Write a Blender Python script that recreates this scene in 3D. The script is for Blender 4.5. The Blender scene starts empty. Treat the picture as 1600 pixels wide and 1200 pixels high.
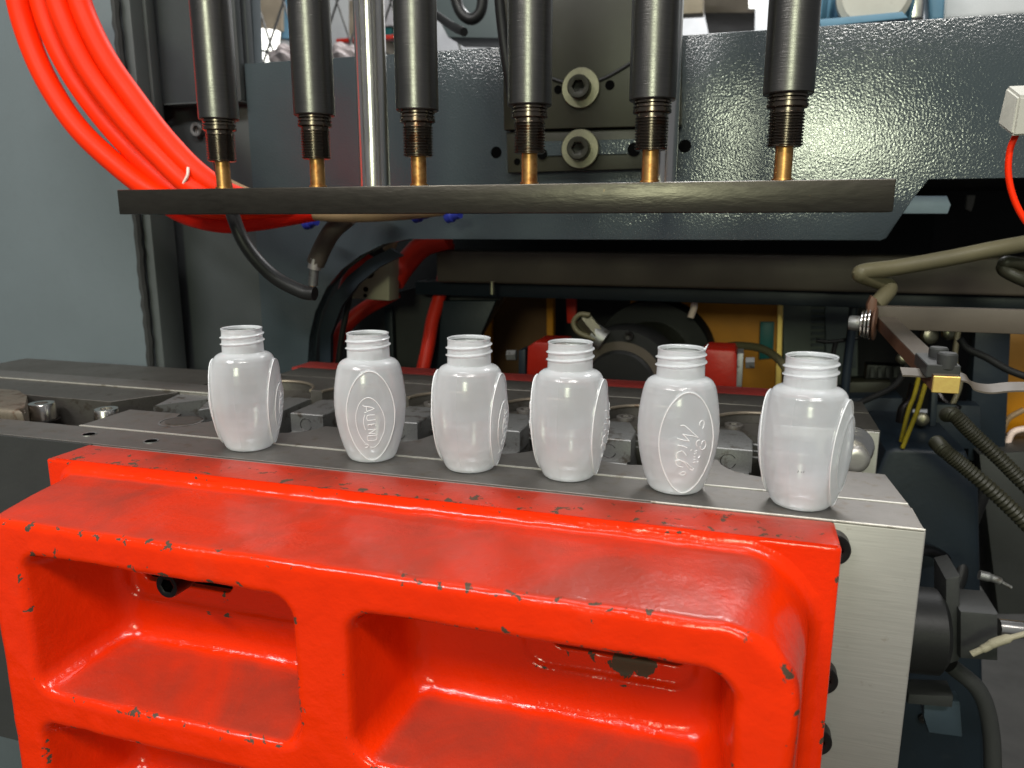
import bpy, bmesh, math, random
import numpy as np
from mathutils import Vector, Matrix
random.seed(7); rng = np.random.RandomState(7)
PI = math.pi
scene = bpy.context.scene
col = scene.collection

# ------------------------------------------------------------------ camera
CAM_Z = 0.176; PITCH = math.radians(12.0); YAW = math.radians(16.9); FPX = 1195.0
cd = bpy.data.cameras.new('camera'); cam = bpy.data.objects.new('camera', cd); col.objects.link(cam)
cam.location = (0, 0, CAM_Z); cam.rotation_euler = (PI/2 - PITCH, 0, YAW)
cd.sensor_fit = 'HORIZONTAL'; cd.sensor_width = 36.0; cd.lens = 36.0*FPX/1600.0
cd.clip_start = 0.01; cd.clip_end = 60
scene.camera = cam
cd.dof.use_dof = True; cd.dof.focus_distance = 0.56; cd.dof.aperture_fstop = 10.0

# ------------------------------------------------------------------ light
w = bpy.data.worlds.new('World'); scene.world = w; w.use_nodes = True
w.node_tree.nodes['Background'].inputs[0].default_value = (0.92, 0.96, 1.0, 1)
w.node_tree.nodes['Background'].inputs[1].default_value = 0.15
def lamp(name, loc, target, sx, sy, power, color=(1, 1, 1)):
    l = bpy.data.lights.new(name, 'AREA'); l.shape = 'RECTANGLE'; l.size = sx; l.size_y = sy
    l.energy = power; l.color = color
    o = bpy.data.objects.new(name, l); col.objects.link(o); o.location = loc
    o.rotation_euler = (Vector(target)-Vector(loc)).to_track_quat('-Z', 'Y').to_euler()
    return o
lamp('window_light', (0.32, -5.0, 1.40), (0, .8, .1), .95, .8, 110, (0.92, 1.0, 0.72))
lamp('ceiling_tube_light', (-1.5, -1.9, 2.5), (-.2, .6, 0), 1.6, 0.22, 92, (1.0, 0.98, 0.95))
lamp('ceiling_tube_light', (0.9, -1.7, 2.7), (-.2, .6, 0), 1.6, 0.22, 84, (1.0, 0.97, 0.92))
lamp('ceiling_panel_light', (-0.4, 0.1, 2.6), (-.2, .5, 0), 1.4, 0.5, 18, (0.97, 0.99, 1.0))
lamp('hall_light', (0.2, 3.4, 3.0), (0, 3.2, 0), 2.2, 0.6, 170, (1.0, 1.0, 1.0))
scene.view_settings.view_transform = 'Standard'; scene.view_settings.look = 'None'
scene.view_settings.exposure = 0.0; scene.view_settings.gamma = 1.0

# a pixel of the photograph (1600 x 1200) to the point where its sight line meets the depth Y
FW = Vector((-math.sin(YAW)*math.cos(PITCH), math.cos(YAW)*math.cos(PITCH), -math.sin(PITCH)))
RT = Vector((math.cos(YAW), math.sin(YAW), 0)); UP = RT.cross(FW)
CAMP = Vector((0, 0, CAM_Z))
def _ray(u, v): return FW + RT*((u-800)/FPX) - UP*((v-600)/FPX)
def at(u, v, Y):
    d = _ray(u, v); return CAMP + d*(Y/d.y)
def px(u, Y, v=400):                                     # metres per pixel at depth Y
    return (at(u, v, Y)-CAMP).dot(FW)/FPX

# ------------------------------------------------------------------ materials
def new_mat(name):
    m = bpy.data.materials.new(name); m.use_nodes = True
    nt = m.node_tree; b = nt.nodes['Principled BSDF']
    return m, nt, b
def N(nt, t, **kw):
    n = nt.nodes.new(t)
    for k, v in kw.items():
        if hasattr(n, k): setattr(n, k, v)
    return n
def noise(nt, scale, detail=3, rough=.55, coord='Object', stretch=None, dist=0):
    tc = N(nt, 'ShaderNodeTexCoord'); n = N(nt, 'ShaderNodeTexNoise')
    n.inputs['Scale'].default_value = scale; n.inputs['Detail'].default_value = detail
    n.inputs['Roughness'].default_value = rough; n.inputs['Distortion'].default_value = dist
    if stretch:
        mp = N(nt, 'ShaderNodeMapping'); mp.inputs['Scale'].default_value = stretch
        nt.links.new(tc.outputs[coord], mp.inputs[0]); nt.links.new(mp.outputs[0], n.inputs['Vector'])
    else: nt.links.new(tc.outputs[coord], n.inputs['Vector'])
    return n
def ramp(nt, src, p0, c0, p1, c1):
    r = N(nt, 'ShaderNodeValToRGB'); e = r.color_ramp.elements
    f = lambda c: (c, c, c, 1) if not hasattr(c, '__len__') else (*c, 1)
    e[0].position = p0; e[0].color = f(c0); e[1].position = p1; e[1].color = f(c1)
    nt.links.new(src, r.inputs[0]); return r
def mixc(nt, fac, a, b):
    m = N(nt, 'ShaderNodeMix'); m.data_type = 'RGBA'
    for s, v in ((0, fac), (6, a), (7, b)):
        if hasattr(v, 'is_output') or hasattr(v, 'links'): nt.links.new(v, m.inputs[s])
        else: m.inputs[s].default_value = v if s == 0 else (*v, 1)
    return m.outputs[2]
def mth(nt, op, a, b=None, c=None, clamp=False):
    m = N(nt, 'ShaderNodeMath'); m.operation = op; m.use_clamp = clamp
    for i, v in enumerate((a, b, c)):
        if v is None: continue
        if hasattr(v, 'links'): nt.links.new(v, m.inputs[i])
        else: m.inputs[i].default_value = v
    return m.outputs[0]
def bump(nt, b, h, strength, dist=0.001, prev=None):
    n = N(nt, 'ShaderNodeBump'); n.inputs['Strength'].default_value = strength; n.inputs['Distance'].default_value = dist
    nt.links.new(h, n.inputs['Height'])
    if prev: nt.links.new(prev, n.inputs['Normal'])
    nt.links.new(n.outputs[0], b.inputs['Normal']); return n.outputs[0]

def paint(name, c, rough=.4, var=.18, bscale=260, bstr=.15, dirt=0.25, spec=.28, bdist=.001, coat=0):
    m, nt, b = new_mat(name)
    n1 = noise(nt, 9, 5, .6); n2 = noise(nt, 60, 4, .6)
    c2 = tuple(x*(1-var) for x in c)
    base = mixc(nt, ramp(nt, n1.outputs[0], .35, 0, .7, 1).outputs[0], c, c2)
    d = ramp(nt, n2.outputs[0], .58, 0, .75, dirt).outputs[0]
    base = mixc(nt, d, base, tuple(x*.5+.02 for x in c))
    nt.links.new(base, b.inputs['Base Color'])
    rr = ramp(nt, n1.outputs[0], .3, max(rough-.06, .05), .75, rough+.1)
    nt.links.new(rr.outputs[0], b.inputs['Roughness'])
    b.inputs['Specular IOR Level'].default_value = spec; b.inputs['Coat Weight'].default_value = coat
    b.inputs['Coat Roughness'].default_value = .15
    if bstr: bump(nt, b, noise(nt, bscale, 2, .5).outputs[0], bstr, bdist)
    return m
def metal(name, c, rough=.3, stretch=(1, 1, 1), gscale=900, bstr=.08, var=.25, stain=None, stain_c=(.1, .06, .03), metallic=1.0, rvar=.1):
    m, nt, b = new_mat(name)
    g = noise(nt, gscale, 3, .6, stretch=stretch); n1 = noise(nt, 14, 5, .65)
    c2 = tuple(x*(1-var) for x in c)
    base = mixc(nt, ramp(nt, n1.outputs[0], .35, 0, .68, 1).outputs[0], c, c2)
    base = mixc(nt, ramp(nt, g.outputs[0], .3, 0, .7, .5).outputs[0], base, tuple(min(1, x*1.25) for x in c))
    if stain:
        n3 = noise(nt, 70, 6, .65)
        base = mixc(nt, ramp(nt, n3.outputs[0], stain, 0, stain+.1, .85).outputs[0], base, stain_c)
    nt.links.new(base, b.inputs['Base Color']); b.inputs['Metallic'].default_value = metallic
    rr = ramp(nt, n1.outputs[0], .3, rough, .75, rough+rvar)
    nt.links.new(rr.outputs[0], b.inputs['Roughness'])
    bump(nt, b, g.outputs[0], bstr, .0004)
    return m
def plain(name, c, rough=.5, metallic=0, var=.15, bstr=.05):
    return paint(name, c, rough, var, 400, bstr) if not metallic else metal(name, c, rough, bstr=bstr, var=var)

# glossy red enamel over rough cast iron, chipped to dark primer at edges
def red_casting():
    m, nt, b = new_mat('chipped red enamel')
    at_e = N(nt, 'ShaderNodeAttribute'); at_e.attribute_name = 'edge'
    n1 = noise(nt, 7, 4, .6); n2 = noise(nt, 120, 5, .6, dist=.4); n3 = noise(nt, 34, 2, .5); n4 = noise(nt, 22, 4, .6)
    red = mixc(nt, ramp(nt, n1.outputs[0], .35, 0, .7, 1).outputs[0], (.71, .026, .001), (.62, .020, .001))
    red = mixc(nt, ramp(nt, n4.outputs[0], .60, 0, .78, .35).outputs[0], red, (.60, .040, .012))
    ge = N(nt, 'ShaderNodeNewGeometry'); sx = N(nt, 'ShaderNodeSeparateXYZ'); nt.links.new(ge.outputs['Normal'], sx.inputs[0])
    n5 = noise(nt, 11, 5, .6, dist=.6)                             # dusty film on ledges, wiped in patches, plus overhead reflection painted on upward faces
    dust_sheen = mth(nt, 'MULTIPLY', ramp(nt, sx.outputs[2], .80, 0, .96, 1).outputs[0], ramp(nt, n5.outputs[0], .38, .45, .60, .85).outputs[0])
    red = mixc(nt, dust_sheen, red, (.235, .032, .018))
    e = mth(nt, 'MULTIPLY', at_e.outputs['Fac'], 0.20)
    v = mth(nt, 'ADD', n2.outputs[0], e)
    v = mth(nt, 'ADD', v, mth(nt, 'MULTIPLY', n3.outputs[0], .34))
    chip = ramp(nt, v, .957, 0, .965, 1).outputs[0]
    nt.links.new(mixc(nt, chip, red, (.065, .042, .026)), b.inputs['Base Color'])
    rr = ramp(nt, n4.outputs[0], .35, .13, .75, .26)
    rmix = mth(nt, 'ADD', mth(nt, 'ADD', rr.outputs[0], mth(nt, 'MULTIPLY', dust_sheen, .25)), mth(nt, 'MULTIPLY', chip, .4), clamp=True)
    nt.links.new(rmix, b.inputs['Roughness'])
    b.inputs['Specular IOR Level'].default_value = .22
    b.inputs['Coat Weight'].default_value = .14; b.inputs['Coat Roughness'].default_value = .06
    p = bump(nt, b, noise(nt, 120, 4, .65).outputs[0], .38, .0012)
    p = bump(nt, b, noise(nt, 300, 2, .5).outputs[0], .32, .0006, p)
    bump(nt, b, mth(nt, 'SUBTRACT', 1.0, chip), .5, .0004, p)
    return m
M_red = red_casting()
M_redplain = paint('red bracket paint', (.30, .012, .005), .36, .3, 150, .3, .4)
M_reddull = paint('dusty dull red paint', (.27, .030, .024), .5, .3, 200, .15, .5)
M_steeltop = metal('ground mold steel', (.18, .168, .155), .40, (.05, 1, 1), 1400, .22, .35, .56, (.14, .115, .09), metallic=.72)
M_steelface = metal('bright milled steel', (.52, .495, .465), .44, (.03, 1, 1.2), 1300, .12, .14, .62, (.34, .28, .23), metallic=.85, rvar=.06)
M_edge = metal('bright worn steel edge', (.52, .50, .45), .45, (1, 1, 1), 500, .15, .35, .56, (.2, .17, .13), metallic=.6)
M_darksteel = metal('dark oiled steel', (.12, .112, .100), .42, (.2, 1, 1), 900, .15, .35, .57, (.06, .048, .034), metallic=.75)
M_insert = metal('grey matt insert steel', (.24, .24, .235), .48, (1, 1, 1), 600, .12, .35, .55, (.09, .075, .06), .85)
M_blackox = metal('black oxide', (.045, .042, .042), .33, (1, 1, 1), 600, .05, .2)
M_sleeve = metal('turned black oxide sleeve', (.14, .135, .128), .27, (.03, .03, 1), 1500, .30, .18, .70, (.11, .09, .06))
M_thread = metal('oily threaded steel', (.17, .14, .115), .20, (1, 1, 1), 300, .05, .4, .55, (.12, .05, .025))
M_brass = metal('stained copper tube', (.62, .34, .12), .36, (1, 1, 2), 220, .15, .45, .50, (.34, .12, .035))
M_chrome = metal('ground chrome rod', (.74, .71, .68), .16, (1, 1, 20), 900, .02, .06)
M_zinc = metal('zinc washer', (.24, .23, .16), .38, (1, 1, 1), 300, .08, .2, .6, (.25, .2, .1))
M_plate = metal('oily black steel bar', (.062, .056, .046), .30, (.25, 1, 1), 260, .55, .4, .70, (.28, .16, .05), metallic=.85)
M_beam = None
def hammer():
    m, nt, b = new_mat('hammertone blue grey paint')
    n1 = noise(nt, 5, 4, .6)
    base = mixc(nt, ramp(nt, n1.outputs[0], .35, 0, .7, 1).outputs[0], (.040, .052, .057), (.033, .043, .048))
    nt.links.new(base, b.inputs['Base Color'])
    rr = ramp(nt, n1.outputs[0], .3, .12, .75, .18)
    nt.links.new(rr.outputs[0], b.inputs['Roughness'])
    b.inputs['Specular IOR Level'].default_value = .8
    h = noise(nt, 400, 2, .5); hr = ramp(nt, h.outputs[0], .36, 0, .68, 1)
    p = bump(nt, b, hr.outputs[0], .17, .0007)
    n6 = noise(nt, 30, 5, .6); bump(nt, b, n6.outputs[0], .10, .003, p)
    return m
M_beam = hammer()
M_column = paint('grey blue smooth paint', (.116, .138, .148), .42, .09, 240, .14, .15)
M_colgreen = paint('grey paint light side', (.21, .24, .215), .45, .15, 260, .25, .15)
M_colside = paint('grey paint strip', (.075, .083, .082), .45, .2, 260, .15, .15)
M_panel = paint('mid grey panel paint', (.052, .058, .060), .42, .25, 240, .15, .15)
M_dark = paint('dark grey paint', (.036, .037, .036), .45, .3, 260, .15, .2)
M_darkblue2 = paint('dim blue grey bracket paint', (.04, .058, .075), .45, .3, 180, .15, .3)
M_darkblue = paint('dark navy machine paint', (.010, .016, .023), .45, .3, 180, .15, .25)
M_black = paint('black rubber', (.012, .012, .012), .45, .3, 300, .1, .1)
M_hose = paint('orange red hose plastic', (.84, .024, .0), .5, .16, 300, .05, .25, spec=.15)
M_hosedark = paint('red hose plastic', (.55, .022, .008), .45, .2, 300, .02, .2)
M_hoseshade = paint('shaded red hose plastic', (.62, .012, .004), .5, .2, 300, .03, .1, spec=.1)  # hose red darkened in its colour for the shade under the bar
M_tan = paint('tan dusty hose', (.27, .18, .10), .5, .3, 200, .1, .3)
M_olive = paint('olive dusty hose', (.12, .105, .060), .45, .3, 160, .15, .3)
M_olivedark = paint('dark olive plate', (.028, .027, .017), .42, .3, 60, .08, .3)
M_brown = paint('brown dusty steel', (.078, .063, .048), .55, .3, 120, .1, .3)
M_rust = paint('brown rubbed bar', (.105, .050, .03), .5, .3, 200, .1, .3)
M_void = paint('painted hole dark', (.003, .003, .003), .9, .1, 300, .0, .0, spec=.0)  # flat black standing in for the darkness inside holes and slots
M_ochre = paint('ochre machine paint', (.55, .21, .004), .42, .25, 160, .1, .25)
M_ochredark = paint('dark ochre paint', (.085, .035, .006), .5, .3, 160, .1, .25)
M_beige = paint('beige valve body', (.34, .31, .22), .5, .2, 200, .1, .3)
M_white = paint('white sensor plastic', (.42, .41, .36), .5, .15, 200, .1, .35)
M_nylon = paint('white nylon', (.8, .62, .55), .4, .1, 200, .03, .05)
M_yellow = paint('yellow wire', (.20, .155, .008), .45, .2, 200, .03, .2)
M_teal = paint('teal label plastic', (.01, .13, .13), .4, .3, 200, .05, .2)
M_blueplug = paint('blue push fitting', (.02, .03, .25), .4, .1, 200, .03, .05)
M_motor = paint('light blue motor paint', (.12, .25, .36), .45, .2, 160, .1, .25)
M_wall = paint('pale hall wall', (.55, .56, .58), .6, .15, 5, .05, .1)
M_floor = paint('dark oily floor', (.035, .033, .03), .4, .4, 20, .1, .3)

M_lug = metal('worn tan steel', (.26, .22, .17), .42, (1, 1, 1), 300, .1, .35, .55, (.12, .07, .04), metallic=.8)
M_brightbrass = metal('cut brass end', (.90, .62, .20), .45, (1, 1, 1), 300, .06, .12)

def frosted(name='frosted natural polyethylene', clear=.62):
    m, nt, b = new_mat(name)
    nt.nodes.remove(b); out = nt.nodes['Material Output']
    n1 = noise(nt, 30, 3, .6)
    colr = mixc(nt, n1.outputs[0], (.955, .975, 1.0), (.93, .955, .99))
    dif = N(nt, 'ShaderNodeBsdfDiffuse'); trl = N(nt, 'ShaderNodeBsdfTranslucent'); trn = N(nt, 'ShaderNodeBsdfTransparent')
    gl = N(nt, 'ShaderNodeBsdfGlossy'); gl.inputs['Roughness'].default_value = .19
    nt.links.new(colr, dif.inputs[0]); nt.links.new(colr, trl.inputs[0])
    trn.inputs[0].default_value = (.93, .955, 1.0, 1)
    m1 = N(nt, 'ShaderNodeMixShader'); m1.inputs[0].default_value = .46
    nt.links.new(dif.outputs[0], m1.inputs[1]); nt.links.new(trl.outputs[0], m1.inputs[2])
    lw = N(nt, 'ShaderNodeLayerWeight'); lw.inputs[0].default_value = .35
    tcz = N(nt, 'ShaderNodeTexCoord'); sz = N(nt, 'ShaderNodeSeparateXYZ'); nt.links.new(tcz.outputs['Object'], sz.inputs[0])
    thick = ramp(nt, mth(nt, 'MULTIPLY', sz.outputs[2], 10), .02, .35, .30, 1).outputs[0]     # the wall is thicker toward the base
    f = mth(nt, 'SUBTRACT', clear, mth(nt, 'MULTIPLY', lw.outputs['Facing'], .72), clamp=True)
    f = mth(nt, 'MULTIPLY', f, thick)
    f = mth(nt, 'MULTIPLY', f, ramp(nt, mth(nt, 'MULTIPLY', sz.outputs[2], 10), .72, 1, .78, .70).outputs[0])   # and at the neck
    m2 = N(nt, 'ShaderNodeMixShader'); nt.links.new(f, m2.inputs[0])
    nt.links.new(m1.outputs[0], m2.inputs[1]); nt.links.new(trn.outputs[0], m2.inputs[2])
    fr = N(nt, 'ShaderNodeFresnel'); fr.inputs[0].default_value = 1.5
    bp = N(nt, 'ShaderNodeBump'); bp.inputs['Strength'].default_value = .06; bp.inputs['Distance'].default_value = .0004
    nb = noise(nt, 260, 3, .6); nt.links.new(nb.outputs[0], bp.inputs['Height'])
    nt.links.new(bp.outputs[0], gl.inputs['Normal']); nt.links.new(bp.outputs[0], fr.inputs['Normal'])
    m3 = N(nt, 'ShaderNodeMixShader'); nt.links.new(fr.outputs[0], m3.inputs[0])
    nt.links.new(m2.outputs[0], m3.inputs[1]); nt.links.new(gl.outputs[0], m3.inputs[2])
    nt.links.new(m3.outputs[0], out.inputs['Surface'])
    return m
M_bottle = frosted()
M_ridge = frosted('thick natural polyethylene', .02)
M_outline = paint('solid natural polyethylene rim', (.66, .67, .69), .30, .02, 300, .02, .0)

# ------------------------------------------------------------------ object helpers
def tag(o, label=None, cat=None, group=None, kind=None):
    if label: o['label'] = label
    if cat: o['category'] = cat
    if group: o['group'] = group
    if kind: o['kind'] = kind
    return o
def empty(name, loc=(0, 0, 0), label=None, cat=None, group=None):
    o = bpy.data.objects.new(name, None); col.objects.link(o); o.location = loc; o.empty_display_size = .01
    return tag(o, label, cat, group)
def link(name, bm, mat, parent=None, smooth=True, auto=35):
    me = bpy.data.meshes.new(name)
    bmesh.ops.recalc_face_normals(bm, faces=bm.faces)
    bm.to_mesh(me); bm.free()
    return link_me(name, me, mat, parent, smooth, auto)
def link_me(name, me, mat, parent=None, smooth=True, auto=35):
    me.materials.append(mat)
    if smooth:
        me.shade_smooth()
        if auto: me.set_sharp_from_angle(angle=math.radians(auto))
    o = bpy.data.objects.new(name, me); col.objects.link(o)
    if parent:
        o.parent = parent
        wl = Vector((0, 0, 0)); p = parent
        while p: wl += p.location; p = p.parent
        o.location = -wl if not o.get('_loc') else o.location    # meshes are written in world coordinates
    return o
def bx(bm, x0, x1, y0, y1, z0, z1, bev=0, seg=2):
    vs = [bm.verts.new((x, y, z)) for x in (x0, x1) for y in (y0, y1) for z in (z0, z1)]
    fs = [bm.faces.new([vs[i] for i in q]) for q in ((0, 1, 3, 2), (4, 6, 7, 5), (0, 4, 5, 1), (2, 3, 7, 6), (0, 2, 6, 4), (1, 5, 7, 3))]
    if bev:
        es = list({e for f in fs for e in f.edges})
        bmesh.ops.bevel(bm, geom=es, offset=bev, segments=seg, affect='EDGES', profile=.5)
    return bm
def box(name, mat, parent, x0, x1, y0, y1, z0, z1, bev=.001, seg=2):
    return link(name, bx(bmesh.new(), x0, x1, y0, y1, z0, z1, bev, seg), mat, parent)
def prism(bm, pts, a0, a1, axis='y', bev=0, seg=2):
    f = {'y': lambda p, a: (p[0], a, p[1]), 'z': lambda p, a: (p[0], p[1], a), 'x': lambda p, a: (a, p[0], p[1])}[axis]
    A = [bm.verts.new(f(p, a0)) for p in pts]; B = [bm.verts.new(f(p, a1)) for p in pts]
    n = len(pts); fs = [bm.faces.new(A), bm.faces.new(B[::-1])]
    for i in range(n): fs.append(bm.faces.new((A[i], B[i], B[(i+1) % n], A[(i+1) % n])))
    if bev:
        es = list(set(list(fs[0].edges)+list(fs[1].edges)))
        bmesh.ops.bevel(bm, geom=es, offset=bev, segments=seg, affect='EDGES', profile=.5)
    return bm
def lathe(bm, prof, c, d=(0, 0, 1), n=32, cap=True):
    d = Vector(d).normalized(); q = d.to_track_quat('Z', 'Y'); c = Vector(c)
    rings = []
    for r, h in prof:
        rings.append([bm.verts.new(c + q @ Vector((r*math.cos(2*PI*k/n), r*math.sin(2*PI*k/n), h))) for k in range(n)])
    for a, b in zip(rings, rings[1:]):
        for k in range(n): bm.faces.new((a[k], a[(k+1) % n], b[(k+1) % n], b[k]))
    if cap:
        bm.faces.new(rings[0][::-1]); bm.faces.new(rings[-1])
    return bm
def catmull(P, m=8):
    P = [Vector(p) for p in P]; Q = [P[0]*2-P[1]]+P+[P[-1]*2-P[-2]]; out = []
    for i in range(1, len(Q)-2):
        a, b, c, d = Q[i-1:i+3]
        for k in range(m):
            t = k/m
            out.append(.5*((2*b)+(c-a)*t+(2*a-5*b+4*c-d)*t*t+(3*b-a-3*c+d)*t**3))
    out.append(Q[-2]); return out
def tube(bm, P, r, n=10, m=8, closed=False, rib=0):
    pts = catmull(P, m) if m > 1 else [Vector(p) for p in P]
    t0 = (pts[1]-pts[0]).normalized(); ref = t0.orthogonal().normalized(); rings = []
    for i, p in enumerate(pts):
        t = (pts[min(i+1, len(pts)-1)]-pts[max(i-1, 0)]).normalized()
        ref = (ref - t*ref.dot(t)).normalized(); b = t.cross(ref)
        rr = r[i*len(r)//len(pts)] if hasattr(r, '__len__') else r
        if rib: rr = rr*(1+rib*(1 if i % 2 else -1))
        rings.append([bm.verts.new(p+(ref*math.cos(2*PI*k/n)+b*math.sin(2*PI*k/n))*rr) for k in range(n)])
    for a, b in zip(rings, rings[1:]):
        for k in range(n): bm.faces.new((a[k], a[(k+1) % n], b[(k+1) % n], b[k]))
    bm.faces.new(rings[0][::-1]); bm.faces.new(rings[-1])
    return bm
def hexsocket(name, parent, c, d, r, h, mat=None, washer=0, wm=None, wt=.003):
    """a socket head cap screw: head with hexagonal recess, seat at c, axis d; washer beneath as a sub-part"""
    mat = mat or M_blackox
    bm = bmesh.new(); n = 36; d = Vector(d).normalized(); q = d.to_track_quat('Z', 'Y'); c = Vector(c)
    def ring(f, z): return [bm.verts.new(c+q @ Vector((f(2*PI*k/n)*math.cos(2*PI*k/n), f(2*PI*k/n)*math.sin(2*PI*k/n), z))) for k in range(n)]
    hx = lambda a: .50*r/math.cos((a % (PI/3))-PI/6)
    rs = [ring(lambda a: r, 0), ring(lambda a: r, h*.9), ring(lambda a: r*.93, h), ring(lambda a: r*.66, h),
          ring(hx, h*.97), ring(hx, h*.4), ring(lambda a: .12*r, h*.33)]
    for a, b in zip(rs, rs[1:]):
        for k in range(n): bm.faces.new((a[k], a[(k+1) % n], b[(k+1) % n], b[k]))
    bm.faces.new(rs[-1]); bm.faces.new(rs[0][::-1])
    o = link(name, bm, mat, parent, auto=30)
    if washer:
        b2 = bmesh.new(); lathe(b2, [(r*.7, 0), (washer, 0), (washer, wt*.7), (washer*.96, wt), (r*.7, wt)], c-d*wt*.0, d, 40)
        wo = link('washer', b2, wm or M_zinc, o); 
    return o
def copy_tree(o, parent=None):
    c = o.copy(); col.objects.link(c)
    if parent: c.parent = parent
    for ch in [x for x in bpy.data.objects if x.parent == o]: copy_tree(ch, c)
    return c

# ================================================================== STRUCTURE: the red casting (distance field, meshed)
def surface_nets(V, org, h):
    S = V < 0
    nx, ny, nz = V.shape
    c = np.zeros((nx-1, ny-1, nz-1), np.int32)
    for i in (0, 1):
        for j in (0, 1):
            for k in (0, 1): c += S[i:nx-1+i, j:ny-1+j, k:nz-1+k]
    act = (c > 0) & (c < 8); idx = -np.ones(act.shape, np.int64)
    I = np.argwhere(act); idx[act] = np.arange(len(I))
    acc = np.zeros((len(I), 3)); cnt = np.zeros(len(I))
    corners = [(i, j, k) for i in (0, 1) for j in (0, 1) for k in (0, 1)]
    for a in corners:
        for ax in range(3):
            if a[ax]: continue
            b = list(a); b[ax] = 1
            va = V[I[:, 0]+a[0], I[:, 1]+a[1], I[:, 2]+a[2]]; vb = V[I[:, 0]+b[0], I[:, 1]+b[1], I[:, 2]+b[2]]
            m = (va < 0) != (vb < 0)
            t = np.where(m, va/np.where(m, va-vb, 1), 0)
            p = np.tile(np.array(a, float), (len(I), 1)); p[:, ax] += t
            acc[m] += p[m]; cnt[m] += 1
    P = (I + acc/cnt[:, None])*h + np.array(org)
    F = []
    for ax in range(3):
        o1, o2 = [(1, 2), (2, 0), (0, 1)][ax]
        sl0 = [slice(1, -1)]*3; sl1 = [slice(1, -1)]*3
        sl0[ax] = slice(0, -1); sl1[ax] = slice(1, None)
        A = S[tuple(sl0)]; B = S[tuple(sl1)]
        E = np.argwhere(A != B)
        if not len(E): continue
        off = np.array([1, 1, 1]); off[ax] = 0; G = E+off
        def cell(d1, d2):
            q = G.copy(); q[:, o1] -= d1; q[:, o2] -= d2; return idx[q[:, 0], q[:, 1], q[:, 2]]
        q = np.stack([cell(1, 1), cell(0, 1), cell(0, 0), cell(1, 0)], 1)
        flip = ~A[tuple(E.T)]
        q[flip] = q[flip][:, ::-1]
        F.append(q)
    F = np.concatenate(F); return P, F[(F >= 0).all(1)]
def vnoise(X, Y, Z, s, seed):
    r = np.random.RandomState(seed); G = r.rand(64, 64, 64).astype(np.float32)
    p = [(a/s) % 64 for a in (X, Y, Z)]; i = [np.floor(a).astype(np.int32) % 64 for a in p]; f = [a-np.floor(a) for a in p]
    f = [t*t*(3-2*t) for t in f]; j = [(a+1) % 64 for a in i]
    l = lambda a, b, t: a+(b-a)*t
    c = lambda a, b, d: G[a, b, d]
    return l(l(l(c(i[0], i[1], i[2]), c(j[0], i[1], i[2]), f[0]), l(c(i[0], j[1], i[2]), c(j[0], j[1], i[2]), f[0]), f[1]),
             l(l(c(i[0], i[1], j[2]), c(j[0], i[1], j[2]), f[0]), l(c(i[0], j[1], j[2]), c(j[0], j[1], j[2]), f[0]), f[1]), f[2])-.5
def smin(a, b, k):
    h = np.clip(.5+.5*(b-a)/k, 0, 1); return b+(a-b)*h-k*h*(1-h)
def smax(a, b, k): return -smin(-a, -b, k)
def rrect(X, Z, x0, x1, z0, z1, r):
    cx = (x0+x1)/2; cz = (z0+z1)/2
    qx = np.abs(X-cx)-(x1-x0)/2+r; qz = np.abs(Z-cz)-(z1-z0)/2+r
    return np.hypot(np.maximum(qx, 0), np.maximum(qz, 0))+np.minimum(np.maximum(qx, qz), 0)-r

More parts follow.
